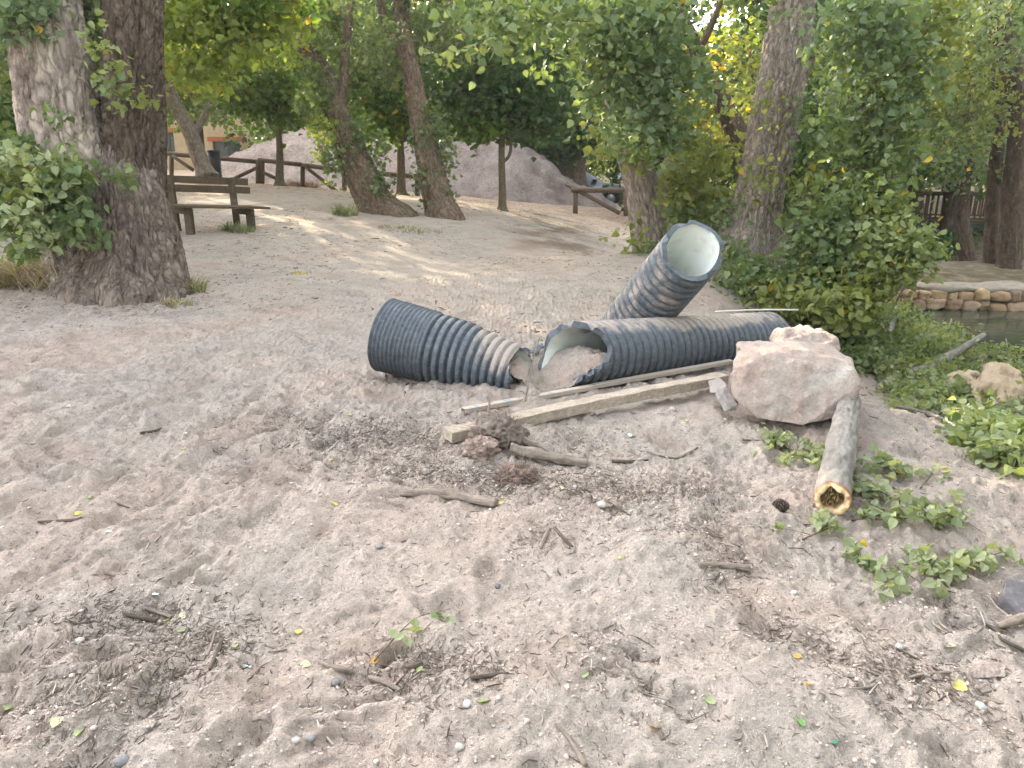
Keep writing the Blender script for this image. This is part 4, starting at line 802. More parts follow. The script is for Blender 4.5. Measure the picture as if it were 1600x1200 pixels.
# leaning poplars in the middle
tree('leaning poplar with leafy sprouts on its trunk, left of the pair in the middle', 31,
     [up([(640, 420, 16.3, 120), (612, 362, 16.3, 100), (596, 334, 16.3, 70), (586, 315, 16.3, 56), (571, 285, 16.3, 50), (550, 240, 16.4, 46), (528, 190, 16.5, 43), (510, 140, 16.6, 42), (492, 100, 16.7, 34), (472, 50, 16.8, 30), (458, 0, 16.9, 28)], -20),
      [(524, 170, 16.5, 22), (536, 140, 16.5, 15), (538, 95, 16.6, 13), (545, 30, 16.6, 12), (556, -60, 16.8, 10)],
      [(585, 322, 16.3, 34), (612, 332, 16.2, 22), (640, 342, 16.0, 6)]],
     'bark_mid', 72, 170, .035, .22, .35, group='leaning poplars in the middle', size=.10, cs_=.16,
     blobs=[(450, 20, 17.5, 75, 55, 1500, 'poplar'), (430, 60, 15.5, 50, 50, 600, 'lime'), (570, 30, 17.6, 55, 55, 1200, 'grey'), (505, 50, 17.6, 40, 40, 500, 'poplar'), ('w', -4.5, 16, 6.2, 3.5, 3, 1.8, 7000), ('w', -5.5, 17, 9.5, 4, 4, 2.8, 8000)],
     ivy=[(490, 150, 16.0, 22, 45, 520, 'poplar', .1), (505, 215, 15.9, 16, 36, 320, 'lime', .09), (520, 265, 15.9, 12, 25, 150, 'poplar', .09), (585, 240, 16.1, 12, 40, 180), (592, 285, 16.0, 14, 18, 150), (560, 200, 16.1, 14, 40, 200, 'poplar', .09), (530, 240, 15.8, 14, 20, 60), (505, 70, 16.2, 14, 24, 90)])
tree('ivy speckled upright leaning poplar with orange lichen, right of the pair in the middle', 41,
     [up([(704, 395, 16.2, 84), (696, 352, 16.2, 66), (688, 322, 16.2, 47), (680, 290, 16.2, 42), (672, 255, 16.2, 38), (662, 205, 16.3, 34), (650, 150, 16.4, 32), (640, 100, 16.5, 27), (632, 55, 16.6, 24), (624, 0, 16.8, 22)], -14),
      [(640, 110, 16.5, 16), (625, 80, 16.6, 12), (600, 30, 16.7, 11), (590, -40, 16.8, 10)]],
     'bark_mid', 64, 160, .035, .25, .35, group='leaning poplars in the middle', size=.10, cs_=.16, pal='grey',
     blobs=[(645, 30, 17.5, 60, 50, 1300, 'grey'), (595, 90, 17.0, 34, 40, 600, 'grey'), (700, 50, 16.9, 50, 45, 900, 'grey'), (590, 60, 15.3, 30, 40, 400, 'poplar'), ('w', -1.6, 16, 6.4, 3.2, 3, 1.8, 7000), ('w', -1, 17, 9.5, 4, 4, 2.8, 8000)],
     ivy=[(676, 190, 16.0, 16, 30, 260, 'poplar', .09), (662, 290, 16.0, 10, 35, 120), (700, 255, 16.1, 12, 25, 120), (702, 300, 16.1, 10, 25, 60), (650, 230, 16.1, 10, 22, 60), (690, 215, 16.1, 16, 16, 90)])
# thin young maples
tree('slim young maple with a bright yellow green crown by the left fence', 51,
     [[(438, 293, 23.2, 20), (437, 280, 23.2, 12), (437, 240, 23.2, 11), (434, 190, 23.2, 9), (428, 130, 23.3, 8), (422, 60, 23.4, 6), (418, -20, 23.5, 5)]], 'bark_thin', 20, 40, .008, .3, .12, group='thin young maples', size=.17, cs_=.25, pal='maple', name='maple_tree',
     blobs=[(400, 130, 22.5, 60, 50, 1100, 'maple'), (445, 150, 22.8, 45, 40, 800, 'maple'), (385, 160, 22.5, 30, 14, 260, 'maple'), (455, 165, 22.8, 35, 16, 350, 'maple'), (420, 60, 23, 80, 45, 900, 'maple'), (330, 95, 22, 45, 30, 300, 'lime'), ('w', -6.8, 23, 6.2, 3, 3, 1.8, 3000, 'maple')])
tree('slim straight maple standing between the two leaning poplars', 53,
     [[(628, 308, 22.4, 22), (627, 295, 22.4, 13), (626, 240, 22.4, 11), (623, 180, 22.4, 10), (621, 120, 22.5, 8), (620, 40, 22.6, 6)]], 'bark_thin', 20, 40, .008, .3, .12, group='thin young maples', size=.17, cs_=.25, pal='dark', name='maple_tree',
     blobs=[(600, 170, 21.5, 50, 40, 1000, 'maple'), (640, 140, 22, 60, 50, 1100, 'dark'), (570, 120, 22, 45, 50, 800, 'poplar'), (600, 205, 21.5, 30, 18, 300, 'maple'), (640, 60, 22.5, 80, 50, 900, 'dark'), ('w', -3.2, 22.5, 6.2, 3, 3, 1.8, 3000, 'dark')])
tree('thin maple with a side shoot in front of the gravelly heap', 55,
     [[(785, 331, 19.6, 18), (785, 320, 19.6, 12), (785, 290, 19.6, 11), (784, 240, 19.6, 10), (785, 190, 19.6, 9), (787, 130, 19.7, 7), (788, 50, 19.8, 5)], [(788, 252, 19.6, 5), (797, 238, 19.6, 5), (799, 200, 19.6, 4)]], 'bark_thin', 20, 40, .007, .3, .1, group='thin young maples', size=.16, cs_=.25, pal='dark', name='maple_tree',
     blobs=[(730, 150, 19.2, 60, 45, 1200, 'dark'), (800, 150, 19.3, 60, 50, 1400, 'dark'), (745, 195, 19.2, 40, 22, 500, 'maple'), (830, 190, 19.4, 50, 25, 600, 'dark'), (770, 80, 19.5, 90, 40, 1100, 'dark'), (860, 130, 19.6, 50, 60, 900, 'dark'), ('w', -.4, 19.6, 5.8, 3, 3, 1.8, 3500, 'dark')])
tree('pale grey trunk leaning left behind the rail fence near the black bin', 57,
     [up([(324, 278, 25, 34), (318, 262, 25, 25), (305, 225, 25, 23), (292, 195, 25, 22), (275, 165, 25, 19), (262, 130, 25, 15), (250, 80, 25.2, 13)], -16, 2, 60), [(300, 215, 25, 12), (325, 170, 25.2, 10), (350, 110, 25.5, 8)]], 'bark_pale', 40, 60, .02, .2, .3, size=.16, cs_=.28, pal='olive',
     blobs=[(285, 100, 25, 50, 50, 700, 'gold'), (325, 170, 25.6, 24, 18, 220, 'grey'), (350, 135, 25.6, 30, 22, 260, 'grey'), ('w', -10.5, 25, 6.5, 4, 3, 2.5, 5000, 'lime')])
# hanging lime leaves, top left, from a tree outside the frame
tree('branches of bright backlit lime green leaves hanging in from above, right of the big poplar', 61,
     [[(100, -900, 13, 40), (160, -500, 12.8, 36), (230, -260, 12.6, 30), (300, -120, 12.4, 14), (370, -20, 12.2, 6), (420, 40, 12, 3)]], 'bark_mid', 20, 40, .01, 0, .3, size=.12, cs_=.15, near=True, pal='lime', name='hanging_branch', cat='branch', twigs=True,
     blobs=[(300, 20, 12, 55, 40, 650, 'lime'), (370, 50, 12.2, 60, 45, 700, 'lime'), (290, 90, 12.3, 35, 35, 260, 'lime'), (430, 20, 12.4, 50, 35, 450, 'lime'), (340, 120, 12.6, 40, 25, 200, 'lime'), (400, 0, 12, 90, 30, 500, 'maple'), ('w', -4.2, 12.5, 5.2, 2.2, 1.5, 1.2, 2500, 'lime')])
# right poplars
RT = 10.6
tree('leaning pale barked poplar behind the upright pipe, smothered in blue green leaves above', 71,
     [up([(1030, 430, 11.7, 80), (1022, 395, 11.7, 58), (1012, 340, 11.7, 50), (1002, 290, 11.6, 46), (988, 240, 11.5, 46), (972, 180, 11.4, 42), (955, 110, 11.3, 38), (940, 50, 11.2, 36), (928, 0, 11.1, 34)], -20),
      [(1012, 330, 11.8, 26), (1050, 250, 12, 22), (1075, 170, 12.1, 18)]],
     'bark_pale', 96, 200, .035, .12, .4, group='leafy poplars on the river bank', size=.095, near=True, cs_=.18, pal='poplarblue', twigs=True, dens=.60,
     blobs=[(1000, 60, 9.2, 85, 60, 1900), (950, 30, 8.8, 70, 40, 1000), (1040, 130, 9.4, 70, 55, 1400), (990, 170, 9.4, 60, 55, 1200), (950, 120, 9.2, 30, 45, 420), (1020, 220, 10, 45, 28, 450), (1045, 200, 10, 40, 30, 400, 'poplar'),
            (850, 30, 8.2, 80, 26, 520, 'poplar'), (770, 25, 8.0, 60, 22, 300, 'poplar'), (780, 70, 8.0, 26, 22, 90, 'poplar'), (870, 90, 8.3, 26, 22, 90, 'poplar'), (940, 80, 8.6, 40, 35, 350, 'poplar'), (720, 60, 8.4, 20, 30, 60, 'wilt'), (935, 215, 10.6, 18, 30, 120, 'olive'),
            ('w', 1.5, 11, 6.0, 3.4, 3, 1.8, 7000)],
     ivy=[(1085, 260, 10.8, 38, 60, 560, 'olive'), (1070, 310, 10.9, 26, 36, 200, 'olive'), (1090, 340, 11, 38, 34, 380, 'poplar'), (990, 370, 11.2, 8, 30, 40, 'olive'), (1000, 245, 11.0, 20, 14, 80, 'olive'), (965, 225, 11.0, 20, 16, 80, 'olive'), (1000, 395, 11.3, 20, 20, 90, 'wilt'), (1062, 385, 11.2, 20, 22, 120, 'poplar'), (1080, 180, 11.6, 30, 50, 300, 'olive')])
tree('massive pale barked poplar right of the upright pipe, leafy shoots all along its trunk', 81,
     [up([(1150, 462, RT, 190), (1156, 430, RT, 128), (1164, 390, RT, 94), (1174, 350, RT, 80), (1188, 290, RT, 74), (1201, 235, RT, 72), (1210, 180, RT, 70), (1221, 120, RT, 68), (1230, 60, RT, 66), (1238, 0, RT, 62)], 14),
      [(1212, 220, RT, 34), (1236, 140, RT - .1, 30), (1256, 100, RT - .15, 26), (1262, 96, RT - .2, 20)]],
     'bark_right', 130, 240, .05, .15, .35, group='leafy poplars on the river bank', size=.09, near=True, cs_=.19, pal='poplarblue', twigs=True, dens=.62,
     blobs=[(1360, 50, 8.8, 72, 60, 1500), (1400, 120, 9.2, 70, 70, 1300, 'poplar'), (1365, 150, 9.0, 52, 60, 1000), (1370, 240, 9.2, 48, 55, 900, 'poplar'), (1380, 220, 9.4, 50, 50, 800, 'poplar'), (1160, 0, 9.0, 50, 18, 240, 'poplar'), (1450, 40, 9.2, 60, 50, 700, 'olive'), (1340, 330, 9.2, 46, 42, 700, 'poplar'), (1340, 20, 8.6, 45, 30, 300),
            (1170, 120, 11.5, 26, 60, 360, 'olive'), (1140, 260, 11.5, 30, 50, 420, 'olive'), ('w', 4.3, 10.5, 5.6, 3.2, 2.6, 1.7, 7000)],
     ivy=[(1268, 205, 10.1, 18, 50, 200, 'poplar'), (1190, 300, 10.1, 12, 60, 110, 'olive', .07), (1200, 180, 10.1, 10, 60, 60, 'olive', .07), (1264, 300, 10.0, 20, 40, 220, 'olive', .08), (1150, 330, 10.5, 16, 40, 160, 'poplar', .08), (1250, 365, 10.0, 22, 20, 160, 'poplar', .08)])
# basal sprout thicket
def bush(label, seed, blobs, p0, name='leafy_bush', cat='bush', size=.08, pal='poplar', near=True, cs_=.12, group=None, stems=14, h=.8, lmat='leaf'):
    rng = np.random.RandomState(seed); p0 = np.asarray(p0, float); r = thing(name, label, cat, p0, group); cr = MB(); st = MB(); tips = []
    for b in blobs:
        kw = dict(size=size, pal=b[6] if len(b) > 6 else pal, near=near, cs_=cs_, per=12); cc = pblob(cr, *b[:6], rng, **kw); tips.append(cc)
    cr.build('foliage', M[lmat], r, False); tips = np.concatenate(tips); idx = rng.choice(len(tips), min(stems, len(tips)), False)
    for k in idx:
        q = tips[k]; b0_ = p0 + rng.normal(size=3) * (.15, .12, 0); tube(st, [b0_, (b0_ + q) / 2 + rng.normal(size=3) * .06 + (0, 0, .05), q], [.012, .008, .003], 5, 8)
    st.build('stems', M['bark_thin'], r); return r
q = GP(1230, 455, -.1)
bush('dense thicket of green poplar shoots around the foot of the massive right poplar', 91, [(1180, 430, 9.6, 38, 18, 330), (1170, 440, 9.4, 40, 28, 500), (1245, 440, 9.2, 55, 32, 950), (1285, 385, 9.4, 40, 34, 700), (1300, 400, 9.1, 55, 55, 1200), (1290, 450, 8.9, 60, 30, 900), (1325, 350, 9.1, 42, 32, 560, 'poplar'), (1140, 400, 9.9, 22, 22, 160), (1230, 465, 8.8, 40, 22, 400, 'olive'), (1370, 300, 9.1, 22, 30, 240)], q)
q = GP(1360, 500, -.6)
bush('paler olive leaved shoots leaning out over the river right of the thicket', 93, [(1380, 400, 8.6, 42, 50, 800, 'wilt'), (1420, 385, 8.7, 34, 32, 420, 'wilt'), (1350, 450, 8.5, 40, 35, 520, 'olive'), (1400, 340, 8.8, 26, 26, 220, 'wilt'), (1425, 410, 8.7, 26, 22, 220, 'wilt'), (1370, 330, 8.8, 22, 26, 200, 'olive'), (1300, 480, 8.2, 45, 22, 420, 'olive')], q)
# dark slanting limb seen against the light between the right poplars
tree('dark slanting limb against the yellow backlit leaves between the two right poplars', 95,
     [[(1190, 330, 17, 44), (1170, 250, 16.8, 34), (1135, 175, 16.6, 30), (1105, 120, 16.5, 26), (1080, 60, 16.4, 22), (1050, 0, 16.4, 18), (1030, -80, 16.4, 14)], [(1090, 85, 16.5, 12), (1120, 20, 16.5, 9), (1135, -40, 16.5, 8)]], 'bark_dark', 24, 60, .02, .2, .3, size=.13, cs_=.22, pal='gold',
     blobs=[(1120, 90, 18.5, 50, 60, 260, 'gold'), (1110, 190, 18, 40, 30, 200, 'gold'), (1150, 40, 17, 40, 40, 200, 'lime'), (1160, 150, 17.5, 25, 60, 260, 'olive'), ('w', 4.2, 16.5, 6.5, 3, 3, 2, 4000)])
# trees beyond the river
tree('tall dark trunk leaning in at the right edge beyond the river', 97,
     [up([(1572, 440, 16.8, 42), (1577, 405, 16.8, 32), (1584, 300, 16.7, 29), (1592, 200, 16.6, 28), (1582, 110, 16.5, 30), (1566, 40, 16.4, 28), (1552, -20, 16.3, 26)], -14)], 'bark_dark', 60, 140, .025, .12, .4, group='trunks beyond the river', size=.10, cs_=.2, pal='grey',
     blobs=[(1560, 60, 15.5, 60, 60, 700, 'grey'), (1480, 100, 15.8, 60, 50, 700, 'olive'), (1540, 180, 16.2, 50, 50, 600, 'olive'), ('w', 9.4, 16.5, 5.6, 2.8, 2.5, 1.7, 5000)])
tree('second darker trunk just left of the one at the right edge', 98,
     [up([(1546, 440, 17.4, 28), (1548, 405, 17.4, 20), (1552, 300, 17.4, 18), (1560, 200, 17.3, 17), (1560, 100, 17.2, 20), (1545, 20, 17.2, 16)], -10)], 'bark_dark', 40, 100, .02, .25, .4, group='trunks beyond the river', size=.11, cs_=.22, pal='olive',
     blobs=[(1500, 200, 17, 50, 50, 600, 'grey'), (1450, 150, 17, 50, 60, 600, 'olive'), (1520, 130, 17, 50, 50, 400, 'olive'), (1590, 250, 17.2, 26, 40, 260, 'grey'), ('w', 9.9, 17.5, 7.8, 3, 3, 1.7, 4000)])
tree('crooked slim trunk standing at the gully edge in front of the footbridge', 99,
     [[(1512, 425, 19, 26), (1510, 395, 19, 24), (1504, 350, 19, 19), (1506, 300, 19, 16), (1516, 240, 19, 14), (1520, 160, 19, 12), (1512, 60, 19, 10)]], 'bark_dark', 28, 60, .015, .2, .3, group='trunks beyond the river', size=.12, cs_=.25, pal='grey',
     blobs=[(1520, 260, 18.6, 50, 30, 500, 'grey'), (1470, 240, 19, 40, 30, 350, 'dark'), (1560, 262, 18.9, 26, 20, 160, 'dark')])
tree('straight brown trunk rising behind the left end of the footbridge', 100,
     [[(1428, 350, 30, 30), (1427, 300, 30, 24), (1424, 220, 30, 22), (1420, 120, 30, 20), (1414, -40, 30, 16)]], 'bark_mid', 30, 60, .03, .2, .4, group='trunks beyond the river', size=.2, cs_=.35, pal='dark',
     blobs=[(1430, 200, 29.5, 60, 40, 700, 'olive'), (1380, 160, 29.5, 60, 50, 800, 'dark'), (1470, 190, 30, 50, 40, 600, 'gold'), (1440, 90, 30, 90, 50, 800, 'olive')])
tree('dark trunk showing behind the thicket left of the footbridge', 102,
     [[(1385, 360, 24, 40), (1386, 300, 24, 32), (1380, 240, 24, 28), (1372, 120, 24, 22)]], 'bark_dark', 30, 50, .03, .2, .4, group='trunks beyond the river', size=.16, cs_=.3, pal='dark', blobs=[(1370, 190, 23.5, 60, 50, 900, 'dark'), (1350, 300, 24, 40, 50, 600, 'dark')])
# undergrowth filling the gully
for i, (px, py, t, rx, ry, n_) in enumerate([(1410, 405, 23.5, 46, 30, 900), (1465, 395, 25, 46, 30, 900), (1530, 385, 26, 50, 26, 800), (1595, 385, 20, 22, 20, 260), (1350, 400, 21, 40, 40, 700), (1440, 430, 20, 30, 12, 260)]):
    g_ = PD(px, py + ry, t); bush('dark undergrowth in the gully, ' + ['below the left end of the footbridge', 'under the middle of the footbridge', 'right of the crooked trunk under the footbridge', 'green shrub at the foot of the right edge trunks', 'hidden behind the olive shoots', 'low scrub at the gully edge'][i], 130 + i, [(px, py, t, rx, ry, n_)], g_, size=.14, pal='dark' if i != 3 else 'poplar', near=False, cs_=.25, group='undergrowth in the gully', stems=8)
# massive dark tree behind the gravel heap
tree('dense dark evergreen with a thick reddish trunk behind the gravelly heap', 103,
     [[(895, 318, 33, 66), (893, 290, 33, 50), (890, 240, 33, 46), (886, 180, 33, 44), (880, 80, 33, 40), (880, -60, 33, 34)]], 'bark_mid', 48, 60, .06, .2, .5, size=.24, cs_=.4, pal='dark', name='evergreen_tree',
     blobs=[(840, 130, 31.5, 70, 70, 2400, 'dark'), (900, 180, 31.5, 60, 50, 2000, 'dark'), (880, 70, 31.5, 80, 60, 2000, 'dark'), (790, 170, 32, 50, 40, 1100, 'dark'), (860, 222, 31.8, 46, 20, 700, 'dark'), ('w', 2.2, 33, 8.5, 5, 4, 3, 5000, 'dark')])

# background woodland: a few kinds, copied
def bgtree(label, seed, pal, h, w):
    rng = np.random.RandomState(seed); r = thing('woodland_tree', label, 'tree', (0, 0, 0), 'woodland trees in the background')
    mb = MB(); tube(mb, [(0, 0, -1), (.1, 0, h * .3), (-.15, .1, h * .65), (0, 0, h * .95)], [.26, .2, .14, .04], 14, 24, trunk_disp(.02, seed, 9, .3, .4))
    for k in range(7):
        a = rng.uniform(0, 6.28); z = h * rng.uniform(.25, .7); L = w * rng.uniform(.4, .8); tube(mb, [(0, 0, z), (math.cos(a) * L * .5, math.sin(a) * L * .5, z + L * .35), (math.cos(a) * L, math.sin(a) * L, z + L * .5)], [.09, .05, .015], 6, 8)
    mb.build('trunk', M['bark_dark'], r); cr = MB()
    for k in range(15):
        a = rng.uniform(0, 6.28); z = h * rng.uniform(.16, .95); rad = w * (1 - .5 * z / h) * rng.uniform(.2, .75)
        blob(cr, (math.cos(a) * rad, math.sin(a) * rad, z), (w * .42, w * .42, h * .13), 650, rng, size=.22, pal=pal if rng.rand() > .3 else 'olive', cs_=.38, per=16)
    cr.build('crown', M['leaf'], r, False); return r
protos = [bgtree('', 201, 'maple', 10, 3.4), bgtree('', 202, 'dark', 12, 3.6), bgtree('', 203, 'poplar', 11, 3.2), bgtree('', 204, 'gold', 10, 3.0)]
def copy_tree(o, parent=None):
    c = o.copy(); S.collection.objects.link(c); c.parent = parent
    for ch in [x for x in S.objects if x.parent == o]: copy_tree(ch, c)
    return c
def nearest(px, t):
    a = 'beyond the river' if px > 1220 else 'behind the gravelly heap and car' if px > 760 else 'behind the sand heap' if px > 420 else 'beside the ochre house' if px > 230 else 'behind the big double poplar'
    return a
spots = [  # px, depth, kind, scale
 (40, 24, 2, .75), (-60, 19, 1, .7), (110, 34, 0, .9), (215, 52, 1, 1.1), (10, 42, 3, 1), (160, 46, 3, 1.0), (-110, 32, 0, 1), (-200, 22, 1, 1),
 (300, 54, 3, 1.0), (380, 58, 0, 1.2), (450, 46, 1, 1.0), (520, 42, 0, 1.0), (560, 52, 1, 1.2), (620, 44, 1, 1.0), (680, 50, 0, 1.1), (740, 43, 1, 1.0), (800, 54, 1, 1.2), (500, 60, 2, 1.3), (420, 66, 1, 1.2), (350, 70, 1, 1.3),
 (860, 48, 1, 1.1), (920, 56, 3, 1.0), (960, 48, 1, .95), (1010, 60, 0, 1.2), (1040, 42, 2, .9), (1085, 64, 3, 1.0), (1150, 52, 3, 1.0), (1190, 36, 2, .8), (1230, 46, 0, 1.0), (1290, 40, 1, 1.0), (1250, 28, 2, .75),
 (1340, 48, 3, 1.0), (1380, 38, 1, .95), (1430, 50, 0, 1.1), (1480, 42, 1, 1.0), (1535, 50, 3, 1.0), (1570, 36, 0, .9), (1620, 44, 1, 1.1), (1650, 30, 2, .9), (1700, 38, 0, 1), (1330, 30, 1, .7), (1760, 24, 1, .9)]
words = ['bright green', 'dark green', 'mid green', 'yellow tinged']
cntl = {}; rb = np.random.RandomState(77); used = set()
ladder = ['', 'the one further left', 'the next one', 'further right', 'the tallest', 'half hidden']
for px, t, k, sc in spots:
    o = copy_tree(protos[k]) if k in used else protos[k]; used.add(k)
    x, y, _ = PD(px, 300, t); o.location = (x, y, float(base(x, y)) - .1); o.rotation_euler = (0, 0, rb.uniform(0, 6.28)); o.scale = (sc, sc, sc * rb.uniform(.9, 1.15))
    where = nearest(px, t); o['label'] = words[k] + ' woodland tree in the far background ' + where
    o['group'] = 'woodland trees ' + where; o['label'] = words[k] + ' leafy tree, one of those ' + where
from collections import defaultdict
def number_labels():
    grp = defaultdict(list)
    for o in S.objects:
        if o.parent is None and str(o.get('group', '')).startswith('woodland trees'): grp[o['label']].append(o)
    nth = ['leftmost', 'second', 'third', 'fourth', 'fifth', 'sixth', 'seventh', 'eighth', 'ninth']
    for lab, os_ in grp.items():
        if len(os_) < 2: continue
        os_.sort(key=lambda o: o.location.x / max(1, o.location.y))
        for k, o in enumerate(os_):
            kind, where = lab.split(' leafy tree, one of those '); o['label'] = (nth[k] + (' from left' if k else '')) + ' of the ' + kind + ' leafy trees ' + where
# far-off wood closing the view
rng = np.random.RandomState(300); fw = MB(); N = 26000
x = rng.uniform(-75, 75, N); hh = 7 + 3.5 * noise2(x * .12, x * 0, 3) + 2.0 * noise2(x * .5, x * 0, 4); z = rng.uniform(0, 1, N) ** .9 * hh - .5; y = 74 + rng.uniform(-3, 6, N) + 3 * noise2(x * .2, z * .3, 9)
cl = .5 + .5 * noise2(x * .6, z * .9, 15)
leafcloud(fw, np.stack([x, y, z], 1), .75, rng, leafcols(rng, 'dark', N, cl), False); wo_ = fw.build('far_wood', M['leaf'], None, False); tag(wo_, 'dark green far-off wood closing the view', 'wood', kind='stuff')
# trees of the far bank that shade the gully
for i, (x, y, k, sc) in enumerate([(7.2, 22.5, 1, .8), (11.0, 33, 1, 1.0), (15, 27, 0, 1.0), (17, 17.5, 2, .9), (4.6, 26, 1, .8)]):
    o = copy_tree(protos[k]); o.location = (x, y, float(base(x, y)) - .1); o.rotation_euler = (0, 0, i * 1.3); o.scale = (sc, sc, sc)
    o['label'] = words[k] + ' leafy tree, one of those crowding round the footbridge'; o['group'] = 'woodland trees round the footbridge'
for i, (x, y, k, sc) in enumerate([(-9.5, 36.5, 1, 1.0), (-5, 37.5, 0, 1.05), (-1, 36.5, 1, 1.05), (2.6, 39, 1, .95), (-13.5, 35, 0, .9)]):
    o = copy_tree(protos[k]); o.location = (x, y, float(base(x, y)) - .1); o.rotation_euler = (0, 0, i * 2.1); o.scale = (sc, sc, sc * 1.1)
    o['label'] = words[k] + ' leafy tree, one of those close behind the sand heaps'; o['group'] = 'woodland trees close behind the sand heaps'
# shade trees standing left and behind the frame's left edge (they throw the shade on the sand)
for i, (x, y, k, sc) in enumerate([(-9.5, 12.5, 1, 1.0), (-13.0, 22.5, 2, 1.1), (-12.5, 17, 1, 1.0), (-15, 13, 0, 1.1)]):
    o = copy_tree(protos[k]); o.location = (x, y, float(base(x, y)) - .1); o.rotation_euler = (0, 0, i * 1.3); o.scale = (sc, sc, sc)
    o['label'] = words[k] + ' leafy tree, one of those left of the big double poplar'; o['group'] = 'woodland trees left of the big poplar'

# ---------------------------------------------------------------- things lying on the sand
def gfast(x, y):                        # quick height lookup in the built ground sheet
    x = np.asarray(x, float); y = np.asarray(y, float); i = np.clip(np.searchsorted(gx, x) - 1, 0, len(gx) - 2); j = np.clip(np.searchsorted(gy, y) - 1, 0, len(gy) - 2)
    Z = GZ.reshape(len(gy), len(gx)); u = (x - gx[i]) / (gx[i + 1] - gx[i]); w = (y - gy[j]) / (gy[j + 1] - gy[j])
    return (Z[j, i] * (1 - u) + Z[j, i + 1] * u) * (1 - w) + (Z[j + 1, i] * (1 - u) + Z[j + 1, i + 1] * u) * w
def depth_of(p): return p[1] * cs - (p[2] - CH) * sn
def spread(rng, N, y0=1.5, y1=14, dirtshare=.5, rx=1.0):
    k = int(N * dirtshare); y = y0 * (y1 / y0) ** rng.rand(N - k); x = rng.uniform(-.76, .76, N - k) * (y + .4)
    w = np.array([r for p, r in DW]) ** 1.2; w /= w.sum(); q = rng.choice(len(DW), k, p=w)
    x2 = np.array([DW[i][0][0] + rng.normal() * DW[i][1] * .55 * rx for i in q]); y2 = np.array([DW[i][0][1] + rng.normal() * DW[i][1] * .6 * rx for i in q])
    return np.concatenate([x, x2]), np.concatenate([y, np.maximum(y2, 1.4)])
def sticks(mb, x, y, L, R, rng, cols, lift=.3):
    N = len(x); a = np.where(rng.rand(N) < .5, rng.normal(1.72, .35, N), rng.uniform(0, 2 * math.pi, N)); b = rng.normal(size=N) * .45; t = np.array([-.5, 0, .5])
    px = x[:, None] + np.cos(a)[:, None] * t * L[:, None]; py = y[:, None] + np.sin(a)[:, None] * t * L[:, None]; px[:, 1] += b * L * .3 * -np.sin(a); py[:, 1] += b * L * .3 * np.cos(a)
    pz = gfast(px, py); pz = pz * .6 + pz.mean(1, keepdims=True) * .4 + (R * lift)[:, None] + rng.uniform(0, 1, (N, 3)) * R[:, None]
    ang = np.array([0, 2.1, 4.2]); s = -np.sin(a); c = np.cos(a); rr_ = R[:, None, None] * np.array([.8, 1, .45])[None, :, None]
    X = px[..., None] + rr_ * np.cos(ang) * s[:, None, None]; Y = py[..., None] + rr_ * np.cos(ang) * c[:, None, None]; Z = pz[..., None] + rr_ * np.sin(ang)
    V = np.stack([X, Y, Z], -1).reshape(-1, 3); f = quadgrid(3, 3); F_ = (f[None] + (np.arange(N) * 9)[:, None, None]).reshape(-1, 4); cap_ = (np.array([[0, 1, 2], [8, 7, 6]])[None] + (np.arange(N) * 9)[:, None, None]).reshape(-1, 3)
    mb.add(V, [F_[:, ::-1], cap_], col=np.repeat(cols, 9, 0))
_ib = bmesh.new(); bmesh.ops.create_icosphere(_ib, subdivisions=1, radius=1); ICV = np.array([v.co[:] for v in _ib.verts]); ICF = np.array([[v.index for v in f.verts] for f in _ib.faces]); _ib.free()
def pebbles(mb, x, y, r, rng, cols, flat=.65, sink=.25):
    N = len(x); sc = r[:, None] * rng.uniform(.65, 1.2, (N, 3)) * (1, 1, flat); a = rng.uniform(0, 6.28, N); V = ICV[None] * (1 + .22 * rng.uniform(-1, 1, (N, 12, 1))) * sc[:, None]
    ca, sa = np.cos(a)[:, None], np.sin(a)[:, None]; X = V[..., 0] * ca - V[..., 1] * sa + x[:, None]; Y = V[..., 0] * sa + V[..., 1] * ca + y[:, None]; Z = V[..., 2] + (gfast(x, y) + r * sink)[:, None]
    mb.add(np.stack([X, Y, Z], -1).reshape(-1, 3), (ICF[None] + (np.arange(N) * 12)[:, None, None]).reshape(-1, 3), col=np.repeat(cols, 12, 0))
M['litter'] = mat_attr('plant_litter'); M['pebble'] = mat_attr('pebble', .75, .3)
rng = np.random.RandomState(500); mb = MB(); N = 80000; x, y = spread(rng, N, 1.5, 16, .45)
low = relief(x, y) - .25 * (relief(x + .11, y) + relief(x - .11, y) + relief(x, y + .11) + relief(x, y - .11)); keep = rng.rand(N) < np.clip(.24 - low * 26, .03, 1); x = x[keep]; y = y[keep]; N = len(x)
L = rng.gamma(1.5, .0075, N) + .004; L = np.minimum(L, .06); R = L * rng.uniform(.03, .07, N) + .0007; pal_ = np.array([(.13, .10, .082), (.19, .15, .12), (.25, .20, .165), (.34, .285, .235), (.09, .07, .058)]); cols = pal_[rng.choice(5, N, p=[.3, .3, .2, .1, .1])] * rng.uniform(.8, 1.2, (N, 1))
sticks(mb, x, y, L, R, rng, cols); N = 420; x, y = spread(rng, N, 1.6, 12, .5); L = rng.uniform(.04, .16, N); R = rng.uniform(.0012, .0035, N); sticks(mb, x, y, L, R, rng, pal_[rng.choice(5, N)] * 1.15)
N = 26000; yy = rng.uniform(7, 27, N) ; xx = rng.uniform(-.72, .5, N) * yy; kp = (rng.rand(N) < np.clip(.45 + .9 * noise2(xx * .7, yy * .7, 55), .03, 1)) & (xx < 3.5); xx = xx[kp]; yy = yy[kp]; N = len(xx); L = rng.gamma(2, .012, N) + .012; R = L * .06 + .0015; sticks(mb, xx, yy, L, R, rng, pal_[rng.choice(5, N)] * rng.uniform(.8, 1.3, (N, 1)))
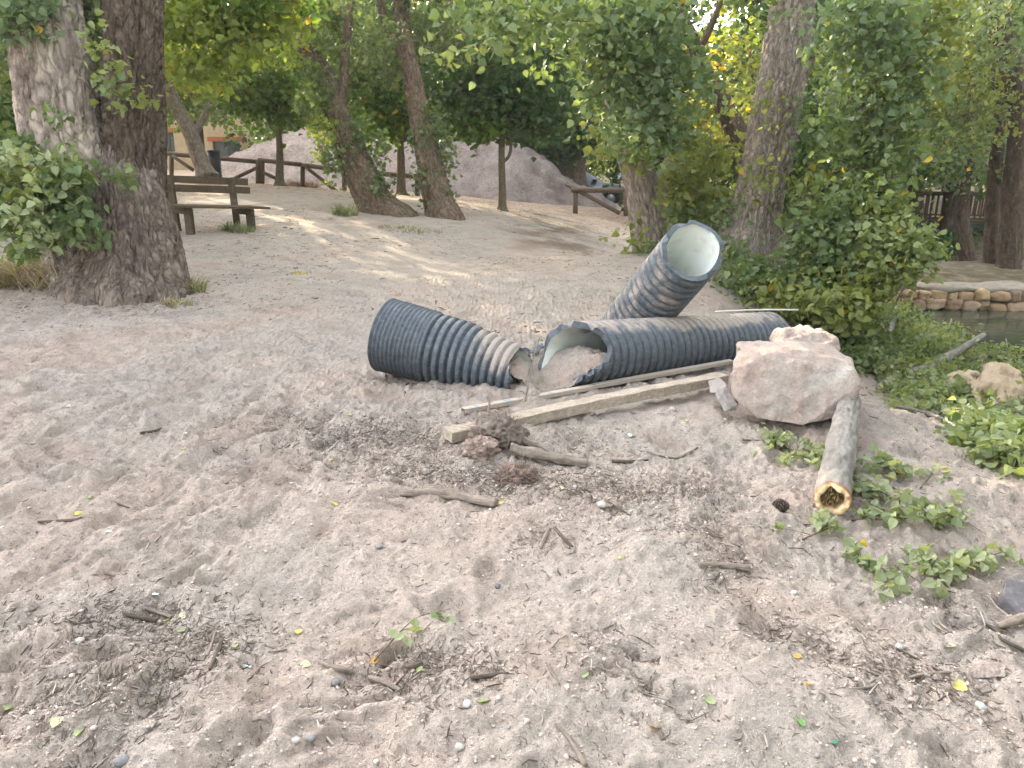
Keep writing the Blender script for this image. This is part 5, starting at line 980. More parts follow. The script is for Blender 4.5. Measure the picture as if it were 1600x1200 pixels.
# dense strips of broken roots and bark
for pl, w_d, N in [([(600, 745), (700, 752), (800, 768), (900, 765), (1000, 778), (1110, 790)], .085, 2600), ([(90, 1000), (180, 970), (300, 985), (370, 1020)], .11, 1100), ([(120, 1080), (240, 1080), (330, 1060)], .08, 500), ([(590, 1060), (680, 1050), (790, 1060)], .08, 600), ([(490, 690), (600, 680), (700, 700)], .16, 2400), ([(1330, 1060), (1430, 1050), (1530, 1090)], .10, 600), ([(1080, 880), (1160, 960), (1260, 1010)], .06, 250)]:
    Q = np.array([PZ(a, b, 0)[:2] for a, b in pl]); t_ = rng.rand(N) * (len(Q) - 1); i_ = t_.astype(int); f_ = (t_ - i_)[:, None]; q_ = Q[i_] * (1 - f_) + Q[i_ + 1] * f_ + rng.normal(size=(N, 2)) * w_d * (.5 + rng.rand(N, 1)); L = rng.gamma(1.8, .010, N) + .005
    sticks(mb, q_[:, 0], q_[:, 1], np.minimum(L, .08), L * .045 + .0007, rng, pal_[rng.choice(5, N, p=[.3, .25, .2, .05, .2])] * rng.uniform(.7, 1.1, (N, 1)))
# brown leaf crumbs
N = 5000; x, y = spread(rng, N, 1.5, 14, .6); pos = np.stack([x, y, gfast(x, y) + .003], 1); leafcloud(mb, pos, .013, rng, pal_[rng.choice(4, N)] * rng.uniform(.9, 1.6, (N, 1)), False, 0, .5, 2.5)
tag(mb.build('plant_litter', M['litter'], None, False), 'crumbs of bark, straw and broken twigs strewn over the sand', 'plant litter', kind='stuff')
mb = MB(); N = 26000; x, y = spread(rng, N, 1.45, 11, .25, 1.4); r = rng.gamma(1.3, .0015, N) + .0012; r = np.minimum(r, .010)
pc = np.array([(.40, .34, .30), (.46, .38, .33), (.34, .28, .245), (.56, .50, .44), (.24, .22, .21)]); cols = pc[rng.choice(5, N, p=[.42, .32, .22, .015, .025])] * rng.uniform(.85, 1.12, (N, 1)); pebbles(mb, x, y, r, rng, cols)
tag(mb.build('gravel', M['pebble'], None, True), 'small pebbles and clods of damp sand', 'gravel', kind='stuff')
# sunken clods of sand along the furrows
# counted leaves
def leafobj(px, py, size, colr, label, group='fallen leaves on the sand', seed=0):
    p = GP(px, py); rg_ = np.random.RandomState(seed); g = np.linspace(-1, 1, 9); U, V = np.meshgrid(g, g)
    w = np.clip(1 - V, 0, 2) ** .85 * np.clip(1 + V, 0, 2) ** .42 / 1.2; X = U * w * .42; Y = V * .5; Z = .10 * U * U * w + .10 * V * V * rg_.uniform(-.5, 1.5) + .03 * noise2(U * 2 + seed, V * 2, 3)
    a = rg_.uniform(0, 6.28); ca, sa = math.cos(a), math.sin(a); tl = rg_.uniform(-.45, .45); Z = Z + X * tl; P = np.stack([(X * ca - Y * sa), (X * sa + Y * ca), Z], -1).reshape(-1, 3) * size; P[:, 2] -= P[:, 2].min() - .002
    mb = MB(); cc = np.array(colr)[None] * (1 + .25 * noise2(U.ravel() * 3 + seed, V.ravel() * 3, 4))[:, None]; mb.add(P + p, quadgrid(9, 9, False), col=cc)
    st = p + np.array((-sa * -.5 * size * 1, ca * -.5 * size, .004)); tube(mb, [st, st + np.array((sa, -ca, .15)) * size * .35], .0011, 4, 3, col=tuple(c * .8 for c in colr))
    return tag(mb.build('fallen_leaf', M['leafdry']), label, 'leaf', group)
Yl, Gr, Or, Cr_ = (.50, .45, .13), (.28, .34, .15), (.46, .27, .07), (.50, .47, .30)
LV = [(784, 787, .034, Yl, 'bright yellow leaf touching the tip of the grey stick below the root clump'), (524, 790, .04, Yl, 'yellow leaf on bare sand left of the grey stick'), (123, 803, .04, Yl, 'yellow leaf on the sand at the far left'),
      (138, 778, .03, Gr, 'thin green yellow leaf edge on, at the left beside a twig'), (205, 744, .04, Gr, 'pair coloured yellow green leaf on the left sand'), (288, 702, .035, Yl, 'yellow leaf on the upper left sand'), (1072, 658, .032, Yl, 'yellow leaf between the timber beam and the boulder'),
      (967, 872, .025, Yl, 'small yellow leaf in a furrow right of centre'), (467, 987, .036, Yl, 'yellow leaf standing up near the lower left twig heap'), (478, 1040, .042, Cr_, 'creamy curled leaf left of the leafy sprig in the foreground'),
      (583, 1034, .036, Or, 'orange leaf below the left end of the leafy foreground sprig'), (755, 1096, .045, Gr, 'pale green leaf alone on the foreground sand'), (1023, 1137, .036, Or, 'orange leaf near the bottom edge, right of centre'),
      (88, 1130, .048, Cr_, 'cream and orange leaf near the lower left corner'), (123, 1145, .04, Gr, 'pointed pale green leaf near the lower left corner'), (14, 1105, .045, Gr, 'pale leaf cut by the left edge of the photo'),
      (287, 962, .036, Cr_, 'pale yellow leaf beside the lower left twig heap'), (262, 970, .034, Yl, 'yellow leaf lying on the lower left twig heap'), (283, 986, .03, Gr, 'green yellow leaf just under the lower left twig heap'), (365, 1012, .034, Gr, 'green leaf by the leaning grey twigs at lower left'),
      (1246, 1026, .034, Or, 'rust brown leaf on the right foreground sand'), (1263, 1071, .03, Or, 'small orange leaf on the right foreground sand'), (1111, 1097, .04, Gr, 'pale green leaf standing on the right foreground sand'), (1252, 1131, .038, (.16, .30, .09), 'round green leaf near the bottom right'),
      (1303, 1160, .034, (.05, .22, .13), 'dark green leaf near the bottom edge on the right'), (1500, 1076, .05, Yl, 'curled yellow leaf beside the thin root at lower right'), (1482, 1012, .045, Cr_, 'pale leaf above the thin root at lower right'),
      (547, 649, .03, Yl, 'tiny yellow leaf on the dark stained sand left of the beam'), (518, 718, .034, Yl, 'yellow leaf on dark stained sand left of the root clump'), (875, 764, .04, Cr_, 'pale dry leaf right of the reddish root clump'), (913, 1056, .035, Gr, 'olive leaf on a small foreground twig'),
      (108, 635, .035, Cr_, 'cream leaf on the upper left sand'), (196, 637, .03, Gr, 'faint green leaf on the upper left sand, right of the cream leaf'), (515, 875, .02, Gr, 'scrap of green leaf on the middle left sand'), (655, 1048, .03, Gr, 'green leaf under the dark stick of the foreground sprig')]
for i, a in enumerate(LV): leafobj(a[0], a[1], a[2] * .98, a[3], a[4], seed=i + 3)
# sticks and logs
M['stick'] = mat_wood('weathered_stick', (.10, .078, .062), (.30, .245, .20), 60, 'bc'); M['stickd'] = mat_wood('dark_stick', (.05, .038, .03), (.16, .125, .10), 60, 'bc')
def stick(pts, wpx, label, mat='stick', cat='stick', name='stick', lift=.6, group=None, wob=.004, seed=1):
    P = []; 
    for q in pts: g = GP(q[0], q[1]); P.append(g + (0, 0, (q[2] if len(q) > 2 else 0)))
    t = depth_of(P[0]); R = np.array([w / 2 * t / F for w in (wpx if isinstance(wpx, (list, tuple)) else (wpx, wpx * .8))]); R = .85 * np.interp(np.linspace(0, 1, len(P)), np.linspace(0, 1, len(R)), R); P = [p + (0, 0, r * lift) for p, r in zip(P, R)]
    mb = MB(); tube(mb, P, R, 14, 40, lambda th, s, C, r: r[:, None] * .28 * fbm3(np.stack([np.cos(th) * 2 + seed, np.sin(th) * 2, s * 14], -1), 3)); return tag(mb.build(name, M[mat]), label, cat, group)
ST = [([(626, 772), (700, 777), (776, 792)], [13, 20, 17], 'grey weathered stick lying left of the yellow leaf, below the root clump', 'stick'), ([(797, 713, .03), (860, 722, .01), (917, 729)], [20, 20, 16], 'thick brown stick poking right out of the root clump', 'stick'),
      ([(806, 699, .05), (845, 710, .02), (880, 720)], [16, 14, 12], 'thick stick behind, just above the brown one leaving the root clump', 'stick'), ([(1092, 886), (1130, 886), (1171, 891)], [10, 12, 12], 'short smooth tan stick on the right foreground sand', 'stick'),
      ([(956, 722), (985, 723), (1012, 720)], [6, 7, 4], 'dark twig right of the thick brown stick', 'stickd'), ([(660, 1038), (640, 1043), (596, 1043)], [8, 9, 7], 'dark stick lying across the foreground sprig', 'stickd'), ([(578, 1062), (600, 1068), (625, 1080)], [10, 11, 6], 'short broken stick under the foreground sprig', 'stick'),
      ([(868, 1132), (892, 1160), (915, 1198)], [6, 9, 9], 'stick running off the bottom edge of the photo', 'stick'), ([(340, 980), (330, 1010), (323, 1026)], [4, 5, 5], 'thin pale twig of the leaning pair at lower left', 'stick'), ([(347, 1000), (340, 1020), (327, 1048)], [7, 8, 6], 'darker thicker twig of the leaning pair at lower left', 'stickd'),
      ([(228, 952), (245, 958), (268, 966)], [7, 7, 6], 'grey twig on top of the lower left twig heap', 'stick'), ([(175, 960), (205, 964), (245, 972)], [6, 10, 8], 'dark curved twig at the base of the lower left twig heap', 'stickd'), ([(500, 1036), (525, 1046), (550, 1052)], [8, 10, 8], 'grey stick between the cream leaf and the foreground sprig', 'stick'),
      ([(736, 1062), (770, 1056), (795, 1052)], [8, 9, 4], 'brown stick right of the foreground sprig', 'stickd'), ([(853, 1036), (862, 1050), (874, 1070)], [3, 6, 4], 'pale bent twig with a white tip in the foreground', 'stick'), ([(60, 816), (110, 814), (128, 808)], [4, 6, 3], 'thin twig under the yellow leaf at the far left', 'stickd'),
      ([(145, 768), (185, 788), (218, 798)], [2, 3, 2], 'wiry dark twig on the left sand', 'stickd'), ([(163, 896), (180, 899), (197, 898)], [5, 9, 5], 'short grey chip of wood on the left sand', 'stick'), ([(220, 678), (240, 675), (253, 669)], [4, 6, 2], 'dark twig on the upper left sand', 'stickd'),
      ([(858, 828), (850, 845), (845, 858)], [8, 8, 5], 'upright looking stick left of the forked dark twig', 'stick'), ([(866, 826), (880, 842), (895, 855)], [6, 6, 3], 'dark twig forming a V with its pale neighbour', 'stickd'), ([(1268, 1078), (1350, 1076), (1440, 1056), (1500, 1050)], [3, 5, 7, 4], 'long thin grey root trailing over the lower right sand', 'stick'),
      ([(1400, 1015), (1430, 1030), (1470, 1050)], [6, 5, 3], 'dark root crossing above the long thin grey one', 'stickd'), ([(1560, 985, .01), (1585, 980, .02), (1625, 968, .03)], [14, 16, 18], 'thick grey root end at the right edge under the slab', 'stick'), ([(1490, 965), (1550, 982), (1565, 1000), (1600, 1018)], [4, 7, 8, 6], 'curving dark root leading to the thick root end at right', 'stickd'),
      ([(632, 618), (640, 600, .0), (700, 612)], [2, 3, 2], 'thin wire like root curling left of the beam tip', 'stickd'), ([(820, 632, .01), (830, 595, .10), (842, 560, .16)], [3, 3, 2], 'thin straight stalk leaning between the two lying pipes', 'stick'), ([(762, 655, 0), (764, 640, .03), (766, 625, .05)], [3, 3, 2], 'little pale peg standing by the tip of the metal channel', 'stick'),
      ([(1090, 700), (1060, 716), (1030, 712), (1010, 706)], [3, 6, 5, 3], 'forked grey twig on the sand right of the dark twig', 'stick'), ([(985, 806), (940, 780), (915, 765)], [3, 4, 3], 'thin twig in the strip of dark litter', 'stickd'), ([(1395, 762), (1410, 775), (1440, 790)], [3, 4, 2], 'thin twig among the sprigs right of the hollow log', 'stickd')]
for i, (p, w, l, m) in enumerate(ST): stick(p, w, l, m, seed=i, group='sticks scattered on the sand')
# root clump
def rootclump(c, r, label, colr, seed, nf):
    rg_ = np.random.RandomState(seed); t = thing('root_clump', label, 'root clump', c); mb = MB(); bm = bmesh.new(); bmesh.ops.create_icosphere(bm, subdivisions=5, radius=1); V = np.array([q.co[:] for q in bm.verts]); fa = np.array([[q.index for q in f.verts] for f in bm.faces]); bm.free()
    V = V * (1 + .35 * fbm3(V * 1.6 + seed, 3) + .16 * (1 - 2 * np.abs(fbm3(V * 5 + seed, 3))))[:, None] * r; cc = np.array(colr) * (1 + .35 * fbm3(V / np.mean(r) * 3, 3))[:, None]; mb.add(V + c, fa, col=cc); mb.build('earth_ball', M['litter'], t)
    mb = MB()
    for k in range(nf):
        d = rg_.normal(size=3); d[2] = abs(d[2]) * .9; d /= np.linalg.norm(d); p = np.array(c) + d * r * .85; L = rg_.uniform(.02, .085); tdir = rg_.normal(size=3) * .7 + d * .6; q = p + tdir * L * .5; e = q + (tdir + rg_.normal(size=3) * .6) * L * .5 - (0, 0, L * .3)
        tube(mb, [p - d * r * .1, p, q, e], [.0022, .0018, .0012, .0006], 4, 8, cap=False, col=tuple(np.array((.20, .15, .12)) * rg_.uniform(.5, 1.5)))
    mb.build('fibrous_roots', M['litter'], t)
g = GP(783, 690); rootclump(g + (-.01, .02, .05), np.array((.13, .12, .095)), 'grey fibrous root clump with earth lying against the tip of the timber beam', (.17, .135, .115), 3, 420)
g = GP(752, 708); rootclump(g + (0, 0, .03), np.array((.085, .07, .05)), 'low pinkish clod of earth left of the grey root clump', (.27, .20, .165), 8, 90)
g = GP(808, 752); rootclump(g + (0, 0, .02), np.array((.10, .08, .055)), 'reddish brown fibrous clump in front of the grey root clump', (.165, .115, .095), 5, 300)
# pine cone, paper scraps, stones
mb = MB(); g = GP(1220, 797); rg_ = np.random.RandomState(9)
for k in range(70):
    a = k * 2.4; z = k / 70; rad = .030 * math.sin(math.pi * (z * .85 + .12)); c = g + np.array(((z - .5) * .065, math.cos(a) * rad, .022 + math.sin(a) * rad * .8)); box(mb, c, .006, .016, .014, np.array([[1, 0, 0], [0, math.cos(a), math.sin(a)], [0, -math.sin(a), math.cos(a)]]) @ np.eye(3), col=tuple(np.array((.06, .045, .035)) * rg_.uniform(.6, 1.5)))
tag(mb.build('pine_cone', M['litter'], None, False), 'dark weathered pine cone on the sand left of the hollow log', 'pine cone')
M['paper'] = mat_attr('scrap_paper', .7, .2, .05)
def scrap(px, py, s, colr, label, seed, nm='litter_scrap'):
    p = GP(px, py); g = np.linspace(-1, 1, 8); U, V = np.meshgrid(g, g); Z = .5 * noise2(U * 1.7 + seed, V * 1.7, seed) + .3 * noise2(U * 4, V * 4, seed); w = 1 + .4 * noise2(U + seed, V, 6)
    P = np.stack([U * s * w, V * s * .6 * w, (Z + .5) * s * .7], -1).reshape(-1, 3); P[:, 2] -= P[:, 2].min(); mb = MB(); mb.add(P + p, quadgrid(8, 8, False), col=colr); tag(mb.build(nm, M['paper']), label, 'litter')
scrap(243, 930, .012, (.8, .8, .8), 'small white torn scrap on the left foreground sand', 4); scrap(987, 683, .022, (.62, .70, .64), 'crumpled white and green scrap below the timber beam', 7); scrap(1402, 742, .022, (.30, .38, .44), 'blue grey plastic strip among the leaves right of the hollow log', 9)
scrap(388, 1042, .009, (.55, .68, .62), 'tiny pale green chip in the lower left foreground', 12); scrap(290, 680, .009, (.75, .73, .7), 'tiny white peg shaped scrap on the upper left sand', 13); scrap(171, 831, .012, (.66, .62, .55), 'square cream chip on the left sand', 15)
def stone(px, py, r, colr, label, seed=1):
    g = GP(px, py); rg_ = np.random.RandomState(seed); mb = MB(); lump(mb, g + (0, 0, r * .3), (r, r * .8, r * .6), rg_, colr, 3, .12, 1, 2.2); tag(mb.build('stone', M['pebble']), label, 'stone', 'single stones on the sand')
for a in [(485, 1155, .016, (.215, .21, .20), 'blue grey pebble, the right one of a pair at bottom left'), (463, 1158, .013, (.36, .34, .31), 'light grey pebble, the left one of a pair at bottom left'), (718, 1169, .015, (.35, .33, .30), 'smooth bluish pebble near the bottom edge left of centre'), (778, 918, .014, (.10, .10, .11), 'dark round pebble in the middle foreground'),
          (592, 855, .02, (.24, .21, .20), 'brownish round stone on the sand left of the centre'), (1240, 928, .016, (.42, .39, .36), 'pale grey pebble right of the tan stick'), (124, 1003, .017, (.42, .39, .35), 'pale rounded pebble in the lower left hollow'), (730, 1102, .016, (.40, .39, .38), 'oval pebble left of the pale green leaf'),
          (1405, 1012, .016, (.34, .325, .30), 'bluish stone by the dark root at lower right'), (1532, 1106, .02, (.36, .37, .32), 'greenish stone at the lower right'), (940, 792, .03, (.36, .32, .29), 'flat stone in the strip of litter'), (1050, 642, .03, (.36, .31, .28), 'small clod of stone under the timber beam near its middle'),
          (525, 1068, .018, (.15, .145, .145), 'dark angular stone between two foreground sticks'), (190, 1192, .022, (.17, .165, .17), 'dark grey stone at the bottom left edge')]: stone(*a, seed=a[0])
# hollow cut log
P0 = GP(1298, 800) + (0, 0, .088); g0 = GP(1298, 803); P0 = g0 + (0, 0, .078); g1 = GP(1346, 662); P1 = g1 + (.02, .25, .09); Pm = (P0 + P1) / 2 + (0, 0, .03); lg = thing('cut_log', 'grey barked log with a hollow rotten cut end facing the camera, running under the boulder', 'log', P0)
n = NT('log_bark'); v = n.coord('bc', (1, 1, .5)); c = n.ramp(n.noise(v, 22, 5, .65, .4), [(.3, (.12, .108, .095)), (.5, (.19, .172, .152)), (.7, (.26, .235, .205))]); M['logbark'] = n.fin(c, .9, .15, n.bump(n.noise(v, 40, 5, .7), .008, .8))
C_ = catmull([P0, Pm, P1], 120); Rb = np.interp(np.linspace(0, 1, 120), [0, .04, .3, 1], [.074, .079, .074, .066]); mb = MB(); tube(mb, C_, Rb, 72, 120, lambda th, s, C, r: .007 * fbm3(np.stack([np.cos(th) * 3, np.sin(th) * 3, s * 10], -1), 4) + r[:, None] * .05 * fbm3(np.stack([np.cos(th) * .8, np.sin(th) * .8, s * 3], -1), 2), cap=False); mb.build('bark', M['logbark'], lg)
T, A, B = frames(C_); th = np.arange(72) * 2 * math.pi / 72; tp = np.abs((th + math.pi) % (2 * math.pi) - math.pi); jg = .020 * noise2(tp * 1.6, th * 0, 3) + .006 * noise2(tp * 5, np.sin(th), 4)
V = []; CC = []
for i, (fr, dz, cc) in enumerate([(1.03, .004, (.20, .13, .10)), (.97, -.006, (.36, .15, .08)), (.93, -.010, (.62, .42, .22)), (.82, -.012, (.70, .54, .33)), (.66, -.006, (.64, .46, .26)), (.62, .006, (.36, .22, .12)), (.58, .022, (.17, .11, .06)), (.30, .030, (.24, .17, .09)), (.01, .022, (.20, .14, .08))]):
    q = P0 + T[0] * (dz + (jg * (1 if .6 < fr < 1.0 else .3) + (.014 * noise2(tp * 3, np.sin(th) + i, 8) if fr <= .6 else 0)))[:, None] + (np.cos(th)[:, None] * A[0] + np.sin(th)[:, None] * B[0]) * (.079 * fr * (1 + (.14 * noise2(tp * 1.8, np.sin(th) * 1.5 + 5, 9) if fr < .9 else th * 0)))[:, None]
    V.append(q); CC.append(np.array(cc)[None] * (1 + .25 * noise2(tp * 6, np.sin(th) * 3 + i, 11))[:, None])
mb = MB(); V = np.array(V); CC = np.array(CC); mb.add(V[:6].reshape(-1, 3), quadgrid(6, 72), col=CC[:6].reshape(-1, 3)); mb.build('cut_face', M['litter'], lg)
mb = MB(); mb.add(V[5:].reshape(-1, 3), quadgrid(4, 72), col=CC[5:].reshape(-1, 3)); rg_ = np.random.RandomState(4)
for k in range(160):
    a = rg_.uniform(0, 6.28); q = rg_.uniform(0, .050); p = P0 + T[0] * .03 + (math.cos(a) * A[0] + math.sin(a) * B[0]) * q; tube(mb, [p, p - T[0] * rg_.uniform(.01, .035) + rg_.normal(size=3) * .008], [.003, .002], 4, 3, col=tuple(np.array((.30, .21, .10)) * rg_.uniform(.3, 1.4)))
mb.build('rotten_core', M['litter'], lg)
# leafy sprigs
def sprig(pts, n, label, pal='wilt', size=.06, group='broken leafy sprigs on the sand', wpx=3, sp=.045, seed=1, lift=.03, name='leafy_sprig', cat='sprig'):
    rg_ = np.random.RandomState(seed); P = [GP(q[0], q[1]) + (0, 0, lift * (1 if 0 < i else .3)) for i, q in enumerate(pts)]; r = thing(name, label, cat, P[0], group); st = MB(); t = depth_of(P[0]); R = [wpx / 2 * t / F, wpx / 3 * t / F, .001]
    C = catmull(P, 40); tube(st, P, np.interp(np.linspace(0, 1, len(P)), [0, .5, 1], R), 6, 24); cr = MB(); k = max(4, n // 7); nodes = C[rg_.randint(6, 40, k)]; ends = nodes + rg_.normal(size=(k, 3)) * (sp, sp, sp * .35) + (0, 0, sp * .35)
    ends[:, 2] = np.maximum(ends[:, 2], gfast(ends[:, 0], ends[:, 1]) + .012)
    for a, b in zip(nodes, ends): tube(st, [a, (a + b) / 2 + (0, 0, .008), b], [.0016, .0012, .0008], 4, 5, cap=False)
    idx = rg_.randint(0, k, n); pos = ends[idx] + rg_.normal(size=(n, 3)) * (sp * .42, sp * .42, sp * .22); pos[:, 2] = np.maximum(pos[:, 2], gfast(pos[:, 0], pos[:, 1]) + .010)
    leafcloud(cr, pos, size, rg_, leafcols(rg_, pal, n, rg_.rand(k)[idx]), True, .25, .3, 1.6); st.build('stem', M['bark_thin'], r); cr.build('leaves', M['leaf'], r, False); return r
SP = [([(585, 1036), (625, 1000), (655, 975), (705, 962)], 15, 'nearest sprig of pale green leaves on a thin red stem in the middle foreground', .048, .035), ([(1160, 688), (1215, 700), (1262, 722), (1300, 745)], 75, 'long leafy sprig lying below the boulder, left of the hollow log', .055, .05), ([(1250, 705), (1280, 720), (1310, 735)], 34, 'small tuft of leaves pressed against the left side of the hollow log', .05, .04),
      ([(1350, 715), (1380, 735), (1400, 752)], 44, 'leafy sprig right of the hollow log, nearest its upper end', .055, .045), ([(1345, 765), (1370, 775), (1400, 790)], 36, 'leafy sprig right of the open end of the hollow log', .055, .045), ([(1438, 765), (1452, 752), (1462, 735)], 9, 'tiny upright sprig of few leaves right of the log sprigs', .05, .025),
      ([(1330, 815), (1400, 820), (1450, 818), (1505, 822)], 95, 'widest sprig on the sand, right of and below the hollow log', .055, .05), ([(1253, 846), (1285, 838), (1314, 826)], 26, 'small sprig just below the hollow log end', .05, .04), ([(1320, 862), (1345, 885), (1380, 900), (1398, 925)], 44, 'sprig of drooping leaves below the widest one, on its left', .052, .04),
      ([(1418, 868), (1455, 880), (1465, 910), (1462, 950)], 54, 'sprig of leaves below the widest one, on its right, reaching lowest', .055, .045), ([(1500, 898), (1530, 885), (1565, 872)], 34, 'sprig of bright green leaves nearest the right edge slab', .052, .035)]
for i, (p, n_, l, s_, sp_) in enumerate(SP): sprig(p, int(n_ * (1.8 if i else 1)), l, size=s_ * .86, sp=sp_ * 1.25, seed=700 + i, pal='pale')
# fallen branches on the bank
def fallen(label, limb, wpx, gblobs, seed, lift=.08, mat='logbark', size=.06, side=()):
    rg_ = np.random.RandomState(seed); P = [GP(q[0], q[1], -.4) + (0, 0, q[2] if len(q) > 2 else lift) for q in limb]; r = thing('fallen_branch', label, 'fallen branch', P[0], 'fallen leafy branches on the bank'); mb = MB(); t = depth_of(P[0]); R = np.array(wpx) / 2 * t / F
    tube(mb, P, np.interp(np.linspace(0, 1, len(P)), np.linspace(0, 1, len(R)), R), 16, 60, lambda th, s, C, r_: r_[:, None] * .2 * fbm3(np.stack([np.cos(th) * 2 + seed, np.sin(th) * 2, s * 8], -1), 3))
    cr = MB()
    for (px, py, rx, ry, n_, pal) in gblobs:
        g = GP(px, py, -.5); t_b = depth_of(g); k = t_b / F; cc = blob(cr, g + (0, 0, ry * k * .55 + .04), (rx * k * 1.15, max(rx, ry) * k * .95, ry * k * .9), int(n_ * 2.3), rg_, size=size, pal='pale' if pal == 'wilt' and rg_.rand() < .5 else pal, near=True, cs_=.09, per=10)
        for q in cc[::4]: b0_ = P[rg_.randint(len(P))] - q; b0_ = q + b0_ * min(1., .22 / (np.linalg.norm(b0_) + 1e-6)) + rg_.normal(size=3) * .05; tube(mb, [b0_, (b0_ + q) / 2 + (0, 0, .03), q], [.006, .004, .002], 5, 6, cap=False)
    for sd in side: tube(mb, [GP(q[0], q[1], -.4) + (0, 0, q[2]) for q in sd], [.012, .009, .005], 7, 16)
    mb.build('limb', M[mat], r); cr.build('leaves', M['leaf'], r, False); return r
fallen('thick grey limb lying along the bank with its leaves toward the water', [(1375, 612, .02), (1400, 605, .07), (1440, 595, .12), (1485, 578, .22), (1530, 560, .34)], [16, 26, 22, 18, 12], [(1420, 555, 40, 18, 260, 'poplar'), (1470, 555, 40, 16, 200, 'wilt'), (1430, 630, 30, 14, 200, 'wilt'), (1500, 545, 30, 12, 100, 'poplar')], 801)
fallen('short crooked grey limb standing out of the leaves behind the boulder', [(1412, 592, .04), (1395, 575, .08), (1382, 560, .14), (1388, 540, .24), (1398, 522, .34)], [10, 13, 13, 12, 9], [(1350, 520, 50, 22, 460, 'poplar'), (1340, 550, 35, 18, 320, 'poplar'), (1390, 530, 40, 20, 300, 'wilt'), (1360, 580, 24, 14, 150, 'wilt')], 802)
fallen('heap of leafy branches spread over the bank at the right edge', [(1430, 650, .03), (1500, 665, .1), (1560, 690, .12), (1640, 720, .1)], [5, 9, 8, 6], [(1460, 630, 45, 18, 420, 'wilt'), (1510, 650, 50, 22, 620, 'wilt'), (1560, 640, 45, 24, 600, 'poplar'), (1590, 680, 40, 22, 520, 'wilt'), (1540, 690, 40, 14, 300, 'wilt'), (1490, 600, 36, 16, 260, 'poplar'), (1620, 640, 40, 26, 420, 'poplar')], 803, side=[[(1460, 675, .02), (1540, 700, .06), (1610, 735, .08)], [(1500, 640, .12), (1580, 642, .2), (1640, 630, .2)]])
fallen('leafy branch whose shoot rises against the dark water at the right', [(1590, 650, .05), (1582, 610, .12), (1572, 580, .22), (1566, 560, .30)], [6, 4, 3, 2], [(1560, 570, 22, 14, 90, 'poplar'), (1600, 610, 30, 26, 160, 'wilt')], 804, side=[])
fallen('trampled leafy twigs between the thicket and the boulder', [(1290, 520, .05), (1330, 500, .1), (1380, 480, .12)], [5, 5, 4], [(1310, 490, 40, 14, 300, 'poplar'), (1370, 490, 44, 14, 300, 'wilt'), (1270, 505, 30, 10, 120, 'olive')], 805)
fallen('leafy twigs covering the bank just right of the sand crest', [(1400, 640, .03), (1450, 660, .06), (1500, 690, .08)], [4, 5, 3], [(1420, 615, 36, 14, 200, 'wilt'), (1455, 655, 36, 12, 200, 'wilt'), (1500, 620, 40, 16, 260, 'poplar'), (1545, 715, 36, 12, 200, 'wilt'), (1590, 730, 30, 12, 160, 'wilt'), (1450, 590, 36, 12, 200, 'wilt')], 806)
fallen('leafy branches between the boulders and the water, below the thicket', [(1330, 560, .04), (1370, 530, .1), (1430, 510, .12)], [6, 6, 4], [(1320, 540, 30, 16, 240, 'poplar'), (1400, 510, 50, 14, 320, 'poplar'), (1450, 530, 46, 14, 300, 'wilt'), (1340, 575, 24, 12, 140, 'poplar'), (1250, 500, 30, 10, 120, 'poplar')], 807)
bl_ = [(1300 + 62 * i + (31 if j % 2 else 0), 500 + 34 * j) for j in range(8) for i in range(6) if 500 + 34 * j > 470 + .50 * (1300 + 62 * i - 1300) - 60 and 500 + 34 * j < 575 + .68 * (1300 + 62 * i - 1300) and 1300 + 62 * i > 1340]
bl_ = [(a, b) for a, b in bl_ if not (1400 < a < 1560 and b < 545)]
for q_, nm in enumerate(['low tangle of cut twigs nearest the sand crest on the right bank', 'low tangle of cut twigs nearest the water on the right bank']):
    sel = bl_[q_::2]; fallen(nm, [(sel[0][0], sel[0][1], .03), (sel[len(sel) // 2][0], sel[len(sel) // 2][1], .07), (sel[-1][0], sel[-1][1], .05)], [5, 6, 4], [(a, b, 36, 13, 120, ['wilt', 'poplar', 'wilt', 'olive'][k % 4]) for k, (a, b) in enumerate(sel)], 820 + q_)
# stump
g = GP(1575, 640, -.7); mb = MB(); tube(mb, [g - (0, 0, .1), g + (0, 0, .15), g + (.02, 0, .36)], [.20, .17, .13], 24, 24, trunk_disp(.02, 9)); tag(mb.build('tree_stump', M['bark_dark']), 'dark rough stump among the leafy branches at the right edge', 'stump')
# grass
def tuft(px, py, rpx, hpx, n, label, cols, seed, z0=0, cat='grass tuft', name='grass_tuft', lean=.5):
    rg_ = np.random.RandomState(seed); g = GP(px, py, z0); t = depth_of(g); R = rpx * t / F; H = hpx * t / F; mb = MB(); a = rg_.uniform(0, 6.28, n); q = np.sqrt(rg_.rand(n)) * R; b = np.stack([np.cos(a) * q, np.sin(a) * q * .7, np.zeros(n)], 1) + g; b[:, 2] = gfast(b[:, 0], b[:, 1]) - .01
    d = rg_.normal(size=(n, 3)) * lean; d[:, 2] = 1; h = H * rg_.uniform(.4, 1.1, n); w = .004 + .002 * t / 8; side = np.stack([np.cos(a + 1), np.sin(a + 1), 0 * a], 1) * w; m = b + d * h[:, None] * .5; e = b + d * h[:, None] * (.9, .9, .85) + d * (1, 1, 0) * h[:, None] * .4
    V = np.stack([b - side, b + side, m + side * .8, m - side * .8, e], 1).reshape(-1, 3); k = (np.arange(n) * 5)[:, None]; c = np.array(cols)[rg_.randint(0, len(cols), n)] * rg_.uniform(.7, 1.2, (n, 1))
    mb.add(V, [np.array([[0, 1, 2, 3]]) + k, np.array([[3, 2, 4]]) + k], col=np.repeat(c, 5, 0)); return tag(mb.build(name, M['leafdry'], None, False), label, cat, 'grass tufts')
